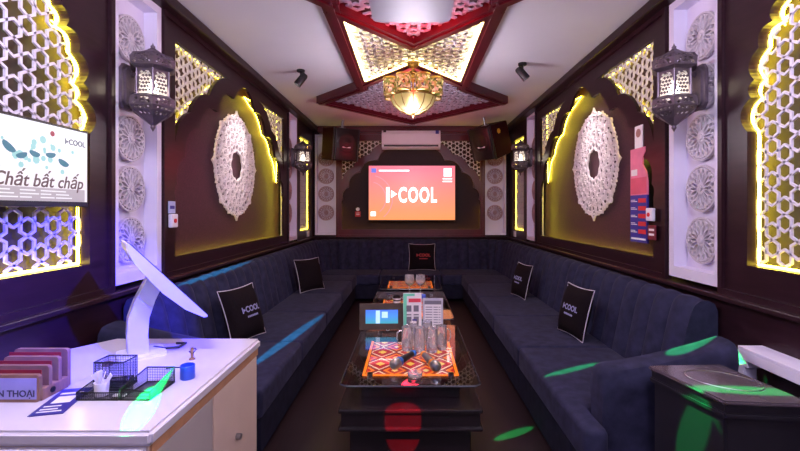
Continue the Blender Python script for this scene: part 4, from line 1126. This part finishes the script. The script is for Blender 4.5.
light('POINT', 'front_fill', (.9, -.4, 2.2), 40, LAV, shadow_soft_size=.25)  # added pair of fill points behind the camera, no real fixture
light('POINT', 'front_fill', (-.9, -.4, 2.2), 40, LAV, shadow_soft_size=.25)
light('POINT', 'added_ceiling_fill', (1.0, 1.3, 2.62), 74, (236, 226, 255), shadow_soft_size=.2)  # added pair of bare points that brighten the ceiling, no fixture
light('POINT', 'added_ceiling_fill', (-1.0, 1.3, 2.62), 74, (236, 226, 255), shadow_soft_size=.2)
light('POINT', 'red_effect', (.03, 3.36, 2.84), 14, (255, 10, 30), shadow_soft_size=.05)
light('POINT', 'back_red', (.0, 6.6, 2.2), 13, (255, 40, 70), shadow_soft_size=.15)
EF = (cx0, 3.22, 2.72)
GRN, TEAL = (0, 255, 110), (0, 200, 225)
streak('laser_box', EF, (1.15, 1.86, .75), (1.66, 1.80, .75), .04, 2860, GRN)
streak('laser_box', EF, (1.215, 1.83, .76), (1.17, 2.0, .42), .025, 3520, GRN)
streak('laser_arm', EF, (1.28, 2.27, .80), (1.66, 2.40, .86), .06, 2860, GRN)
streak('laser_seat', EF, (.84, 2.78, .44), (1.32, 3.05, .45), .03, 2310, GRN)
streak('laser_floor', EF, (.54, 2.86, .0), (.86, 3.05, .0), .04, 4004, GRN)
streak('laser_seat_left', EF, (-1.08, 2.9, .44), (-.87, 4.5, .45), .045, 1650, TEAL)
streak('laser_back_left', EF, (-1.66, 3.1, .96), (-1.68, 4.7, .96), .03, 1650, TEAL)
streak('laser_desk', EF, (-.87, 1.36, .80), (-1.02, 1.75, .80), .035, 21450, GRN)
streak('laser_desk_back', EF, (-1.2, 2.12, .80), (-1.55, 2.1, .80), .05, 23760, GRN)
spot('red_dot', (0, .7, 2.6), (-.04, 2.5, .33), 4000, (255, 10, 45), 4.2, .1, .004)
spot('blue_wash', (.6, .8, 2.5), (-1.8, 2.42, .84), 2000, (34, 34, 255), 27, .6, .04)

w = bpy.data.worlds.new('world'); bpy.context.scene.world = w; w.use_nodes = True
w.node_tree.nodes['Background'].inputs['Color'].default_value = lin((190, 170, 225)); w.node_tree.nodes['Background'].inputs['Strength'].default_value = .2

# ------------------------------------------------------------------ camera
cam = bpy.data.cameras.new('camera'); cam.sensor_width = 36; cam.lens = 36 * F / 800
co = bpy.data.objects.new('camera', cam); C.objects.link(co); co.location = (0, 0, EYE); co.rotation_euler = (PI / 2, 0, 0)
cam.shift_x = -(410 - 400) / 800; cam.shift_y = -(225.5 - 210) / 800; cam.clip_start = .05
sc_ = bpy.context.scene; sc_.camera = co
sc_.view_settings.view_transform = 'Standard'; sc_.view_settings.look = 'None'; sc_.view_settings.gamma = 1; sc_.view_settings.exposure = 0
